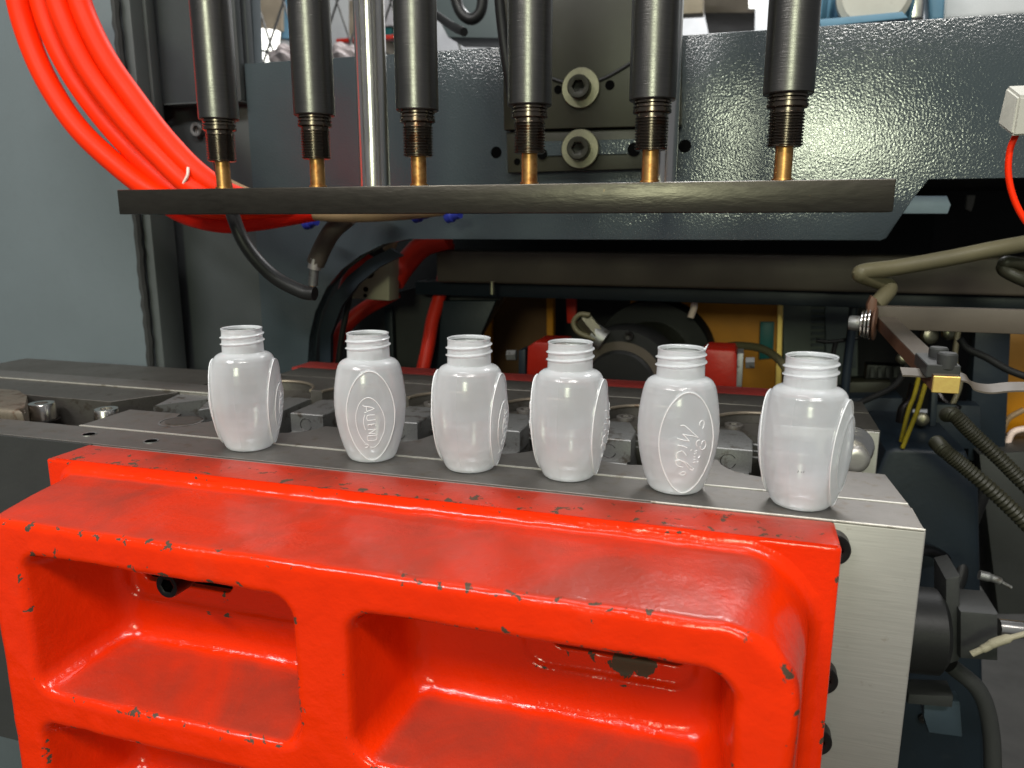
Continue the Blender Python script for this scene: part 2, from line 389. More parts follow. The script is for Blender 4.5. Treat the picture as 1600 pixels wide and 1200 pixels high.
casting = empty('clamp_casting', (-.22, .40, -.24), 'glossy red cast iron clamping frame with deep pockets and chipped edges', 'casting')
def build_casting():
    h = .0014
    ax = [np.arange(a, b, h, dtype=np.float32) for a, b in ((-.494, .060), (.340, .4335), (-.262, .002))]
    X, Y, Z = np.meshgrid(*ax, indexing='ij', sparse=False)
    t = np.clip((.4295-Y)/.0775, 0, 1)
    lump = vnoise(X, Y, Z, .011, 3)*.0011 + vnoise(X, Y, Z, .032, 5)*.0018
    xl = -.483+.011*t; xr = .0465-.0095*t; zt = -.0088-.0055*t
    body = rrect(X, Z, xl, xr, -.50, zt, .010)
    cr = .040; qx = X-(xr-cr); qz = Z-(zt-cr)                      # the wide rounded upper right corner
    body = np.maximum(body, np.where((qx > 0) & (qz > 0), np.hypot(qx, qz)-cr, -1))
    body = smax(body, .3515-Y, .0062)
    body = smin(body, .4300-Y, .010)                               # fillet into the flange
    def pocket(x0, x1, z0, z1, dl, dr, db, dt, yb=.410, r=.018):
        s = np.clip((Y-.3515)/(yb-.3515), 0, 1.05)
        d = rrect(X, Z, x0+dl*s, x1-dr*s, z0+db*s, z1-dt*s, r)
        return smax(d, Y-yb, .011)
    P = [pocket(-.4435, -.2415, -.137, -.0375, .026, .004, .018, .002, r=.014),
         pocket(-.2055, .0080, -.137, -.0400, .016, .010, .018, .002, r=.017),
         pocket(-.447, -.2415, -.248, -.161, .024, .004, .018, .016, r=.014),
         pocket(-.2055, .0080, -.248, -.161, .016, .010, .018, .016, r=.017)]
    d = body
    for p in P: d = smax(d, -p, .0052)
    # stepped recess in the back wall and the open slot above it
    for x0, x1, sx0, sx1 in ((-.415, -.232, -.404, -.330), (-.117, -.014, -.100, -.020)):
        rec = smax(rrect(X, Z, x0, x1, -.0905, .10, .014), Y-.4135, .004); rec = np.maximum(rec, .395-Y)
        rec = np.maximum(rec, Z+.034)
        d = smax(d, -rec, .0042)
        sl = np.maximum(rrect(X, Z, sx0, sx1, -.0785, -.036, .006), .40-Y)
        d = np.maximum(d, -sl)
    d = d+lump*.55
    # convexity, for the chipped edges
    k = 3; S = d.astype(np.float64)
    for a in range(3):
        c = np.cumsum(np.pad(S, [(k+1, k) if i == a else (0, 0) for i in range(3)], mode='edge'), axis=a)
        n = S.shape[a]
        S = (np.take(c, np.arange(2*k+1, n+2*k+1), axis=a)-np.take(c, np.arange(0, n), axis=a))/(2*k+1)
    E = S-d
    d[0] = d[-1] = 1; d[:, :, 0] = 1; d[:, 0] = 1; d[:, -1] = 1
    V, F = surface_nets(d, (ax[0][0], ax[1][0], ax[2][0]), h)
    gi = [np.clip(((V[:, a]-ax[a][0])/h).round().astype(int), 0, d.shape[a]-1) for a in range(3)]
    ev = np.clip(E[gi[0], gi[1], gi[2]]/.0006, 0, 1)
    spots = [(930, 968, .352, .011), (985, 965, .352, .005), (86, 862, .352, .007), (850, 950, .352, .005), (1080, 985, .36, .006)]
    for u, v, yy, rad in spots:
        p = at(u, v, yy); ev = np.maximum(ev, 1.25*np.clip(1-np.linalg.norm(V-np.array(p), axis=1)/rad, 0, 1))
    p = at(985, 1036, .4145)                                       # the large bare patch below the slot
    ev = np.maximum(ev, 2.4*np.clip(1.25-np.hypot((V[:, 0]-p.x)/.026, (V[:, 2]-p.z)/.009)*1.0, 0, 1)*(V[:, 1] > .40))
    me = bpy.data.meshes.new('frame'); me.from_pydata(V.tolist(), [], F.tolist()); me.update()
    a = me.attributes.new('edge', 'FLOAT', 'POINT'); a.data.foreach_set('value', ev.astype(np.float32))
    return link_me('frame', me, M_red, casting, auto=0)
build_casting()
# the flat flange behind the frame
bm = bmesh.new()
bx(bm, -.5005, .0598, .4297, .4700, -.262, -.0004, .0016, 2)
bmesh.ops.subdivide_edges(bm, edges=[e for e in bm.edges if e.calc_length() > .2], cuts=280, use_grid_fill=True)
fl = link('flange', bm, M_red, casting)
a = fl.data.attributes.new('edge', 'FLOAT', 'POINT')
vals = []
for v in fl.data.vertices:
    x, y, z = v.co
    e = 1.0 if (z > -.0035 and y < .4322) else (.75 if x > .057 and y < .433 else (.55 if z > -.004 else .1))
    if x > .045 and z > -.004: e = max(e, .8)
    vals.append(e)
a.data.foreach_set('value', vals)
for x0, x1 in ((-.404, -.330), (-.100, -.020)):
    box('slot_shade', M_void, casting, x0+.001, x1-.001, .4185, .4290, -.0775, -.038, 0)  # black box that paints in the darkness of the open slot
# bolt seen inside the upper left pocket, with its washer
pb = at(262, 915, .372)
bm = bmesh.new(); lathe(bm, [(.0052, 0), (.0052, .040)], (pb.x+.001, .413, pb.z+.001), (0, -1, 0), 24)
pocket_bolt = empty('socket_bolt', (pb.x, .41, pb.z), 'black socket head bolt inside the upper left pocket of the red frame', 'bolt')
hexsocket('head', pocket_bolt, (pb.x, .387, pb.z), (0, -1, 0), .0086, .016)
bm2 = bmesh.new(); lathe(bm2, [(.0078, 0), (.0078, .019)], (pb.x, .406, pb.z), (0, -1, 0), 28); link('collar', bm2, M_blackox, pocket_bolt)
bm2 = bmesh.new(); lathe(bm2, [(.0105, 0), (.0112, .002), (.0105, .004)], (pb.x, .410, pb.z), (0, -1, 0), 28); link('washer', bm2, M_blackox, pocket_bolt)
bm.free()

# ================================================================== the front mold half
CX = [-.4813, -.3800, -.2797, -.1792, -.0788, .0220]          # cavity and blow pin centres
front_mold = empty('front_mold_half', (-.25, .52, -.26), 'front steel mold half with dark ground top carrying the bottles', 'mold')
def arcpts(cx, cy, r, a0, a1, n=12): return [(cx+r*math.cos(a0+(a1-a0)*k/n), cy+r*math.sin(a0+(a1-a0)*k/n)) for k in range(n+1)]
box('back_plate', M_steelface, front_mold, -.66, .1098, .4712, .5128, -.26, -.0014, .0012)
# dark ground cap of the back plate, a hair proud of its bright face
bm = bmesh.new(); prism(bm, [(-.66, .4722), (.1088, .4722), (.1078, .5118), (-.66, .5118)], -.0016, 0, 'z', .0003, 1)
link('plate_top', bm, M_steeltop, front_mold)
outline = [(.1078, .5155), (.1035, .5740)]
for c in reversed(CX[1:]):
    outline += [(c+.034, .5745)] + [(c+.034*math.cos(a), .5745-.033*math.sin(a)) for a in np.linspace(.12, PI-.12, 12)] + [(c-.034, .5745)]
outline += [(-.452, .5745), (-.4535, .556), (-.466, .548), (-.478, .5475), (-.492, .556), (-.498, .5745), (-.557, .5745), (-.555, .5155)]
bm = bmesh.new(); prism(bm, outline, -.20, 0, 'z', .0006, 1)
link('cavity_block', bm, M_steeltop, front_mold)
bm = bmesh.new(); bx(bm, -.555, .1074, .5128, .5152, -.008, .0002); link('parting_groove', bm, M_edge, front_mold)
box('bright_edge', M_edge, front_mold, -.05, .1094, .4708, .4722, -.0013, .0002, .0004, 1)
for u, v in ((139, 679), (236, 689.6)):
    d = _ray(u, v); p = CAMP+d*(-CAM_Z/d.z)
    bm = bmesh.new(); lathe(bm, [(.0050, .0002), (.0060, .0005), (.0063, -.001)], (p.x, p.y, 0.0002), (0, 0, 1), 28, cap=False)
    o = link('threaded_hole', bm, M_insert, front_mold)
    bm = bmesh.new(); lathe(bm, [(.0046, 0), (.0046, .0004)], (p.x, p.y, .0002), (0, 0, 1), 24); link('bore', bm, M_void, o)
# round boss hole near the left end
bm = bmesh.new(); lathe(bm, [(.019, .0002), (.0185, .0004), (.0175, .0004), (.0175, -.01), (.0175, .0003)], (-.478, .5500, .0001), (0, 0, 1), 40, cap=False); link('counterbore', bm, M_insert, front_mold)
bm = bmesh.new(); lathe(bm, [(.0160, 0), (.0160, .0005)], (-.4775, .5535, .0000), (0, 0, 1), 40); link('bore', bm, M_darksteel, front_mold)
# brown rounded clamp lug at the far left
bm = bmesh.new(); prism(bm, [(-.95, .5155), (-.622, .5165), (-.640, .535), (-.672, .565), (-.705, .588), (-.95, .590)], -.05, .0075, 'z', .006, 4); link('clamp_lug', bm, M_lug, front_mold)
box('base_face', M_dark, front_mold, -.90, -.4990, .4695, .4719, -.30, -.0006, .0002, 1)
# dark bolts behind the flange edge on the bright end face
for i, (u, v) in enumerate(((1309, 852), (1292, 1053), (1284, 1148))):
    p = at(u, v, .4695)
    hexsocket('end_bolt', front_mold, (.0595, .4704, p.z), (0, -1, 0), .0098, .010, M_blackox)

# six blow molded bottles ------------------------------------------------------
def bottle_profile(z):
    Zp = [0, .0010, .003, .010, .018, .026, .034, .041, .048, .055, .062, .068, .0715, .0738, .0752, .0761, .0769, .095]
    Rp = [.0152, .0172, .0185, .0211, .0234, .0251, .0262, .02665, .0265, .0259, .0249, .0237, .0226, .0212, .0195, .0173, .0156, .0151]
    return np.interp(z, Zp, Rp)
LA, LB, LZ = .0178, .0343, .0372
HB = .0955
def bottle_body(variant):
    nt = 300
    zs = np.concatenate([np.linspace(0, .0765, 190), np.linspace(.077, HB, 70)])
    zf = np.linspace(0, HB, 2000); rf = bottle_profile(zf)
    ker = np.ones(17)/17
    rp = np.pad(rf, 8, mode='edge'); rf = np.convolve(np.convolve(rp, ker, 'valid'), np.ones(1), 'same')
    th = np.linspace(0, 2*PI, nt, endpoint=False)
    T, Zg = np.meshgrid(th, zs)
    R = np.interp(Zg, zf, rf)
    R = np.where(Zg < .0030, bottle_profile(Zg), R)
    for c0 in (0, PI):
        dT = (T-c0+PI) % (2*PI)-PI
        e = np.sqrt((dT*.0262/LA)**2+((Zg-LZ)/LB)**2)
        s = np.clip((1.02-e)/.06, 0, 1); R = R+.00115*s*s*(3-2*s)+.0006*np.exp(-((e-.985)/.022)**2)
        if variant == 'ribbed':
            R = R+.0006*np.exp(-((e-.70)/.03)**2)
    # thread: two turns rising to the right
    zn = Zg-HB+.0151; turn = .0052
    ph = ((zn - turn*(T/(2*PI))) % turn)
    ph = np.minimum(ph, turn-ph)
    env = np.clip((Zg-(HB-.0132))/.0012, 0, 1)*np.clip((HB-.0028-Zg)/.0012, 0, 1)
    R = R+.0014*env*np.exp(-(ph/.0007)**2)
    R = R+.00016*(np.exp(-(((T-PI/2)*.026)/.0003)**2)+np.exp(-(((T-3*PI/2)*.026)/.0003)**2))   # mold parting line
    R = R+np.where(Zg > HB-.0012, .0003, 0)
    R *= 1+.005*np.sin(2*T+1)*np.clip(1-Zg/.07, 0, 1)+.0009*np.sin(3*T+Zg*90)*np.sin(PI*np.clip(Zg/.075, 0, 1))
    zi = np.linspace(HB-.0004, HB-.0025, 4); Ri = np.interp(zi, zf, rf)-.0010
    rows = [np.stack([R[i]*np.cos(th), R[i]*np.sin(th), np.full(nt, zs[i])], 1) for i in range(len(zs))]
    rows += [np.stack([r*np.cos(th), r*np.sin(th), np.full(nt, z)], 1) for r, z in zip(Ri, zi)]
    # closed flat base slightly pushed in
    base = [np.stack([r*np.cos(th), r*np.sin(th), np.full(nt, z)], 1) for r, z in ((.0022, .0012), (.011, .0010), (.0135, .0004))]
    inner = [np.stack([r*np.cos(th), r*np.sin(th), np.full(nt, z)], 1) for r, z in ((.012, .0014), (.0022, .0018))]
    rows = base+rows
    V = np.concatenate(rows); nr = len(rows); F = []
    k = np.arange(nt); k1 = (k+1) % nt
    for i in range(nr-1):
        F.append(np.stack([i*nt+k, i*nt+k1, (i+1)*nt+k1, (i+1)*nt+k], 1))
    F = np.concatenate(F).tolist()
    F.append(list(range(nt))[::-1])
    me = bpy.data.meshes.new('body'); me.from_pydata(V.tolist(), [], F); me.update()
    me.materials.append(M_bottle); me.shade_smooth()
    return me
def lab(s, z, side=0, lift=.0011):
    r = float(bottle_profile(z))+.00115+lift-.0011
    a = (PI if side else 0)+s/.0262
    return Vector((r*math.cos(a), r*math.sin(a), z))
def stroke_bm(strokes, side, r=.00030, lift=.0011):
    bm = bmesh.new()
    for st in strokes:
        P = [lab(s, z, side, lift) for s, z in st]
        if len(P) == 2: P = [P[0], (P[0]+P[1])/2, P[1]]
        tube(bm, P, r, 6, 4)
    return bm
# lettering traced as raised strokes; s runs to the right on the label, z up
def A1(x, y): return ((556+x/13.33-581.5)/2070., (721-(612+y/13.33))/2070.+.0008)
auend = [[A1(*p) for p in s] for s in (
    [(195, 175), (225, 200), (280, 205), (350, 225), (410, 250)], [(410, 250), (340, 280), (270, 305)], [(262, 210), (268, 300)], [(225, 330), (262, 322)],
    [(410, 378), (330, 380), (275, 388)], [(275, 388), (262, 440), (275, 492)], [(275, 492), (340, 490), (425, 485)],
    [(280, 578), (340, 575), (425, 570)], [(425, 570), (424, 610)], [(345, 575), (345, 600)], [(280, 578), (280, 610)],
    [(280, 690), (350, 688), (425, 685)], [(425, 685), (350, 735), (285, 770)], [(285, 770), (340, 775), (415, 778)],
    [(262, 822), (340, 820), (440, 812)], [(262, 822), (250, 880), (258, 925)], [(258, 925), (340, 928), (435, 915)], [(440, 812), (452, 860), (435, 915)],
    [(235, 370), (210, 440), (200, 530), (208, 620), (225, 690)],
    [(190, 975), (120, 860), (70, 700), (50, 520), (65, 350), (120, 180), (200, 70), (300, 30), (400, 70), (490, 180), (560, 330), (600, 480), (605, 640), (580, 790), (530, 920), (460, 1025), (380, 1080), (300, 1075)],
    [(185, 1010), (235, 1005), (265, 1040), (235, 1075), (190, 1085)])]
def B1(x, y): return ((1050+x/12.-1073.5)/2290., (770-(640+y/12.))/2290.+.0008)
mich = [[B1(*p) for p in s] for s in (
    [(145, 195), (210, 195), (290, 265), (370, 340), (445, 410)], [(445, 410), (360, 380), (270, 365), (185, 345)], [(185, 345), (240, 400), (300, 470)], [(300, 470), (200, 450), (100, 425)],
    [(110, 550), (190, 560), (270, 590)], [(330, 640), (350, 625)],
    [(265, 735), (200, 655), (140, 670), (95, 730), (110, 800)],
    [(90, 850), (170, 830), (270, 870), (340, 930), (430, 1000)], [(430, 1000), (400, 1025), (330, 985), (250, 880), (150, 820), (95, 840), (100, 900), (150, 945), (225, 960)],
    [(435, 570), (415, 510), (440, 465), (480, 460)], [(490, 580), (520, 640), (580, 620), (605, 560), (580, 490), (530, 490), (520, 540)],
    [(400, 660), (440, 650)], [(400, 710), (440, 690)], [(395, 765), (430, 768)], [(480, 795), (515, 755)], [(395, 815), (430, 815)], [(395, 875), (435, 860)], [(470, 880), (490, 855)],
    [(465, 190), (475, 140), (520, 115), (550, 150), (545, 210), (520, 260)], [(465, 190), (480, 200)],
    [(170, 1100), (215, 1060), (260, 1055), (285, 1085), (250, 1115), (205, 1115), (170, 1100)])]
body_me = {'plain': bottle_body('plain'), 'ribbed': bottle_body('ribbed')}
def oval(rx, rz, n=48): return [(rx*math.cos(2*PI*k/n), LZ+rz*math.sin(2*PI*k/n)) for k in range(n+1)]
def make_bottle(label, kind):
    root = empty('squeeze_bottle', (0, 0, 0), label, 'bottle', 'empty frosted bottles standing on the mold')
    o = bpy.data.objects.new('body', body_me['ribbed' if kind == 'ribbed' else 'plain']); col.objects.link(o); o.parent = root
    for side in (0, 1):
        link('label_outline', stroke_bm([oval(LA*.985, LB*.985)], side, .00038, .0014), M_outline, root)
        if kind == 'auend': link('lettering', stroke_bm(auend, side, .00030, .0012), M_outline, root)
        if kind == 'mich' or (kind == 'ribbed' and side): link('lettering', stroke_bm(mich, side, .00030, .0012), M_outline, root)
    return root
spec = [((-.3707, .5009), 'auend', 71, 'leftmost of the six frosted white bottles, its oval label turned away to the right'),
        ((-.2648, .5048), 'auend', 0, 'second frosted white bottle from the left, oval AUEND label facing the front'),
        ((-.1847, .5031), 'auend', 69, 'third frosted white bottle from the left, raised oval label at its right side'),
        ((-.1119, .5056), 'mich', 72, 'fourth frosted white bottle from the left, script lettering on its right outline'),
        ((-.0372, .5019), 'mich', 14, 'fifth frosted white bottle from the left, script lettering facing front, burr on rim'),
        ((.0416, .4950), 'ribbed', 72, 'rightmost and nearest frosted white bottle with ribbed raised label on its right side')]
protos = {}
for (x, y), kind, ang, label in spec:
    if kind in protos: b = copy_tree(protos[kind])
    else: b = protos[kind] = make_bottle(label, kind)
    b['label'] = label
    b.location = (x, y, .0003)
    to_cam = math.atan2(-y, -x)
    b.rotation_euler = (0, 0, to_cam+math.radians(ang))
    if kind == 'ribbed':
        for k, (a_, z_, l_) in enumerate(((-78, .0278, .0016), (-74, .0280, .0009), (-71, .0282, .0012), (-62, .0905, .0004))):
            r_ = float(bottle_profile(z_))+.0002; aa = math.radians(a_)
            bm = bmesh.new(); tube(bm, [(r_*math.cos(aa), r_*math.sin(aa), z_), (r_*math.cos(aa+.01), r_*math.sin(aa+.01), z_+l_/2), (r_*math.cos(aa+.02), r_*math.sin(aa+.02), z_+l_)], .00012, 5, 2)
            f = link('scuff_mark', bm, M_black, None); f.parent = b; f.location = (0, 0, 0)
    if 'burr' in label:
        bm = bmesh.new(); tube(bm, [(0.0145, 0, HB-.001), (.0153, .0003, HB+.0008), (.0166, .0008, HB+.0032)], [.0009, .0007, .0003], 6, 4)
        f = link('burr', bm, M_bottle, None); f.parent = b; f.location = (0, 0, 0); f.rotation_euler = (0, 0, math.radians(80)-math.radians(14))

# ================================================================== the rear mold half
rear_mold = empty('rear_mold_half', (-.25, .76, -.26), 'rear half of the steel mold with arched neck recesses behind the bottles', 'mold')
R_Y0, R_Y1 = .7000, .7640
out = [(.1185, .7628), (.1185, .7000)]
for c in reversed(CX):
    out += arcpts(c, .6925, .0445, .17, PI-.17, 16)
out += [(-.566, .700), (-.566, .6500), (-.60, .5948), (-.90, .5948), (-.90, .7628)]
bm = bmesh.new(); prism(bm, out, -.22, 0, 'z', .0006, 1); link('neck_plate', bm, M_darksteel, rear_mold)
box('back_plate', M_darksteel, rear_mold, -.52, .1185, .7652, .8120, -.26, 0, .0008)
box('back_plate', M_steeltop, rear_mold, -1.0, -.5225, .6535, .6860, -.06, .0012, .0008)
bm = bmesh.new(); bx(bm, -.52, .1185, .7630, .7650, -.01, -.0008); link('bright_seam', bm, M_edge, rear_mold)
bm = bmesh.new(); bx(bm, -.90, -.5270, .6524, .6533, .0002, .0013); link('bright_seam', bm, M_edge, rear_mold)
box('end_face', M_steelface, rear_mold, .030, .1182, .6985, .6999, -.20, -.0012, .0006, 1)
for c in CX:
    # floor of the arch, its rim, screw and the pair of neck inserts that stand out of it
    f = link('recess_floor', prism(bmesh.new(), arcpts(c, .6925, .0438, 0.0, PI, 16), -.10, -.0110, 'z'), M_darksteel, rear_mold)
    bm = bmesh.new()
    tube(bm, [(p[0], p[1], -.0007) for p in arcpts(c, .6925, .0447, .17, PI-.17, 14)], .0017, 8, 1)
    link('worn_rim', bm, M_lug, rear_mold)
    hexsocket('seat_screw', rear_mold, (c-.0245, .7150, -.0108), (0, 0, 1), .0085, .0035, M_steeltop)
    for s in (-1, 1):
        X0, X1 = c+s*.008, c+s*.044
        pts = [(X1, .6925), (X1, .6400), (X0, .6400), (X0, .6720), (c+s*.017, .7010), (X1, .7010)]
        bm = bmesh.new(); prism(bm, pts, -.030, -.0095, 'z', .0009, 1)
        ins = link('neck_insert', bm, M_insert, rear_mold)
        # lower lip, stepped forward, with an engraved circle
        bm = bmesh.new(); prism(bm, [(c+s*.008, -.0500), (c+s*.010, -.0290), (X1, -.0290), (X1, -.0420), (c+s*.030, -.0480), (c+s*.018, -.0500)], .6330, .6900, 'y', .0008, 1)
        link('stepped_lip', bm, M_insert, ins)
        bm = bmesh.new()
        tube(bm, [(c+s*.027+.0062*math.cos(a), .6397, -.0205+.0062*math.sin(a)) for a in np.linspace(.5, 2*PI-.3, 24)], .00030, 5, 1)
        link('engraved_circle', bm, M_blackox, ins)
    bm = bmesh.new()
    for k in range(3):
        rr = .0185-.001*k
        pts = arcpts(c, .660, rr, PI*1.02, PI*1.98, 12)
        tube(bm, [(p[0], p[1]+.03, -.014-.006*k) for p in pts], .0014, 6, 1)
    link('neck_ring_groove', bm, M_insert, rear_mold)
# guide bolts in the open slot at the left, chamfered insert beside them
for u, v, r in ((69, 632, .0125), (170, 640, .0115)):
    p = at(u, v, .578)
    bt = empty('guide_bolt', (p.x, .578, -.03), 'shiny round headed steel bolt in the mold slot, %s of the two' % ('left' if u < 100 else 'right'), 'bolt', 'bolts in the mold slot')
    bm = bmesh.new(); lathe(bm, [(r*.8, -.040), (r*.8, -.016), (r, -.016), (r, -.002), (r*.92, 0.0), (r*.5, 0), (r*.48, -.006)], (p.x, .575, -.0015), (0, 0, 1), 36)
    link('head', bm, M_chrome, bt)
    bm = bmesh.new(); lathe(bm, [(r*1.0, -.022), (r*1.25, -.022), (r*1.25, -.018), (r*1.0, -.018)], (p.x, .575, 0), (0, 0, 1), 32); link('washer', bm, M_blackox, bt)
bm = bmesh.new(); prism(bm, [(-.566, .6495), (-.553, .600), (-.520, .645), (-.500, .600), (-.480, .640), (-.52, .694), (-.560, .694)], -.040, -.0025, 'z', .0008, 1)
link('slanted_insert', bm, M_insert, rear_mold)
# stud with stacked washers on the bright right end
p = at(1334, 706, .690)
st = empty('stud_bolt', (p.x, .70, p.z), 'domed steel stud with stacked washers on the right end of the rear mold', 'bolt')
d = Vector((.10, -1, -.10)).normalized()
bm = bmesh.new(); lathe(bm, [(.0205, 0), (.0205, .002), (.0195, .0025), (.0195, .0045), (.0175, .005), (.0175, .007), (.016, .0072), (.016, .010)], (p.x-.003, .6985, p.z+.001), d, 40); link('washer_stack', bm, M_chrome, st)
bm = bmesh.new(); lathe(bm, [(.0122, .008), (.0122, .0165), (.0112, .019), (.0085, .0208), (.0060, .0210)], (p.x-.001, .6985, p.z-.003), d, 36); link('dome', bm, M_steelface, st)

# rear casting, only its dull red top shows
rc = box('rear_casting', M_reddull, None, -.533, .075, .8125, .8560, -.26, -.001, .0012)
tag(rc, 'dull red rear casting, a flat strip showing behind the rear mold half', 'casting')

# ================================================================== stripper plate and six blow pins
bm = bmesh.new(); bx(bm, -.5890, .0985, .6200, .6600, .18270, .20600, .0010, 2)
sp = link('stripper_bar', bm, M_plate, None); tag(sp, 'long flat oily black steel bar hanging level above the bottles', 'bar')
PY = .640
zs_ = [at(u, v, PY-.018).z for u, v in ((342, 187), (490, 180), (650, 171), (827, 160.5), (1022, 150.5), (1235, 139))]
names = ['leftmost', 'second from the left', 'third from the left', 'fourth from the left', 'fifth from the left', 'rightmost']
def make_pin():
    root = empty('blow_pin', (0, 0, 0))
    def L(prof, name, mat, n=48, par=None):
        bm = bmesh.new(); lathe(bm, prof, (0, 0, 0), (0, 0, 1), n); o = link(name, bm, mat, None, auto=25); o.parent = par or root; return o
    L([(.0150, .0005), (.0176, 0), (.0183, .0008), (.0183, .36)], 'sleeve', M_sleeve, 64)
    prof = [(.0138, .001)]
    z = 0
    prof += [(.0138, -.0006), (.0149, -.0008), (.0150, -.0022), (.0142, -.0026), (.0134, -.0030), (.0134, -.0038), (.0149, -.0041), (.0150, -.0052), (.0136, -.0056), (.0136, -.0064), (.0151, -.0067), (.0151, -.0090), (.0142, -.0096), (.0122, -.0102), (.0122, -.0130)]
    L(prof, 'collar', M_thread, 48)
    prof = [(.0116, -.0110)]
    z = -.0124
    for k in range(11):
        prof += [(.0116, z), (.01315, z-.0008), (.01315, z-.0012), (.0116, z-.0019)]; z -= .00228
    prof += [(.0116, z), (.0060, z)]
    L(prof, 'thread', M_thread, 48)
    zt = z
    L([(.0066, zt+.002), (.0066, zt-.0232), (.0078, zt-.0233), (.0079, zt-.0250), (.0079, zt-.0300)], 'copper_tip', M_brass, 36)
    return root
pin0 = make_pin()
for i, c in enumerate(CX):
    p = pin0 if i == 0 else copy_tree(pin0)
    p.location = (c, PY, .2688); p.rotation_euler = (0, 0, i*1.1)
    tag(p, 'black blow pin with copper tip above the bar, %s of six' % names[i], 'blow pin', 'blow pins above the bar')

# guide rods behind the pins
for u, rr, lb in ((583, .0158, 'polished chrome guide rod between the second and third blow pins'), (1033, .0158, 'polished chrome guide rod half hidden behind the fifth blow pin')):
    p = at(u, 200, .75)
    bm = bmesh.new(); lathe(bm, [(rr, .19), (rr, .70)], (p.x, .75, 0), (0, 0, 1), 48)
    tag(link('guide_rod', bm, M_chrome), lb, 'rod', 'chrome guide rods')

# ================================================================== the blue grey machine frame
def plate_px(name, pts, Y, th, mat, parent=None, bev=.0015, seg=2):
    P = [at(u, v, Y) for u, v in pts]
    bm = bmesh.new(); prism(bm, [(p.x, p.z) for p in P], Y, Y+th, 'y', bev, seg)
    return link(name, bm, mat, parent)
frame = empty('frame_casting', (-.2, .95, -.3), 'blue grey hammered paint frame plate with an arch opening, behind the blow pins', 'machine frame')
outl = [(-.668, -.26), (-.668, .3852), (1.1, .3800), (1.1, .2213), (.182, .2221), (.172, .205), (.1468, .1575), (.140, .1545),
        (-.4308, .1544), (-.47, .146), (-.505, .132), (-.535, .112), (-.560, .086), (-.580, .052), (-.592, .015), (-.597, -.03), (-.598, -.26)]
bm = bmesh.new(); prism(bm, outl, .950, .972, 'y', .0012, 2); link('arch_plate', bm, M_beam, frame)
for u, v, r in ((775, 238, 8.5), (1070, 228, 9.5)):
    p = at(u, v, .949); bm = bmesh.new(); lathe(bm, [(r*px(u, .95), 0), (r*px(u, .95), .0008)], (p.x, .9502, p.z), (0, -1, 0), 28)
    link('bolt_hole', bm, M_void, frame)
# soft black rubber edging inside the arch
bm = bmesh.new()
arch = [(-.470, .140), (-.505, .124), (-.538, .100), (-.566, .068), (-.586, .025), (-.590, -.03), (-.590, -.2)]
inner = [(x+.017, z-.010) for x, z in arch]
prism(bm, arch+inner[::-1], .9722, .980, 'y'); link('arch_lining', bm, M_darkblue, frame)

mount = empty('mounting_plate', (-.19, .93, .22), 'dark olive bolted mounting plates with two washered bolts, between fourth and fifth pins', 'plate')
plate_px('upper_plate', [(784, -60), (1064, -60), (1064, 196), (787, 203)], .930, .018, M_olivedark, mount)
plate_px('lower_plate', [(791, 207), (1058, 200), (1058, 262), (793, 270)], .936, .013, M_olivedark, mount)
plate_px('lower_strip', [(846, 221), (1000, 217), (1000, 240), (846, 244)], .9335, .003, M_beam, mount, .0005, 1)
bm = bmesh.new(); tube(bm, [at(u, v, .9297) for u, v in ((850, 118), (878, 128), (908, 132), (945, 122), (985, 99), (1010, 80))], .0022, 8, 6); link('curved_groove', bm, M_black, mount)
for u, v in ((908, 138), (907, 233)):
    p = at(u, v, .930); hexsocket('socket_bolt', mount, (p.x, .9290, p.z), (0, -1, 0), 17*px(u, .93), .016, M_olivedark, 29*px(u, .93), M_zinc)
for u, v, r in ((953, 133, 7), (846, 240, 8), (990, 233, 10), (806, 252, 5), (872, 140, 6)):
    p = at(u, v, .930); y = .9298 if v < 200 else .9330 if r > 6 else .9358
    bm = bmesh.new(); lathe(bm, [(r*px(u, .93), 0), (r*px(u, .93), .0007)], (p.x, y, p.z), (0, -1, 0), 24); link('bolt_hole', bm, M_void, mount)

# column at the left
colm = empty('machine_column', (-1.1, .9, -.6), 'broad smooth grey blue machine column filling the left side', 'column')
box('front_panel', M_column, colm, -2.2, -.812, .885, .935, -.9, 1.3, .004, 3)
box('side_strip', M_colside, colm, -.8115, -.796, .893, .940, -.9, 1.3, .002)
bm = bmesh.new()
zz = np.linspace(-.2, .9, 90)
tube(bm, [(-.8125+random.uniform(-.0012, .0012), .8855, z) for z in zz], .0055, 7, 1, rib=.10); link('weld_bead', bm, M_dark, colm)
box('edge_strip', M_colside, colm, -.7955, -.790, .915, .93, .20, 1.1, .001)
sidep = empty('side_panel', (-.7, .99, -.3), 'dark grey recessed side panel between column and arch plate', 'panel')
box('panel_sheet', M_panel, sidep, -.90, -.6685, .962, .975, -.6, 1.1, .001)
box('upper_sheet', M_panel, sidep, -.880, -.669, .940, .952, .3370, .95, .001)
box('ledge', M_colside, sidep, -.790, -.669, .934, .960, .3345, .3365, .0005)
bm = bmesh.new(); tube(bm, [at(u, v, .955) for u, v in ((236, 150), (238, 165), (241, 178), (243, 195), (250, 205), (247, 222))], .0028, 6, 5, rib=.5); link('weld_spots', bm, M_column, sidep)
for u, v, r in ((304, 202, 10.5), (256, 479, 7)):
    p = at(u, v, .95); hexsocket('panel_bolt', sidep, (p.x, .962, p.z), (0, -1, 0), r*px(u, .95), .010, M_insert)
plate_px('top_post', [(372, -60), (392, -60), (398, 100), (372, 103)], .99, .02, M_column, sidep)

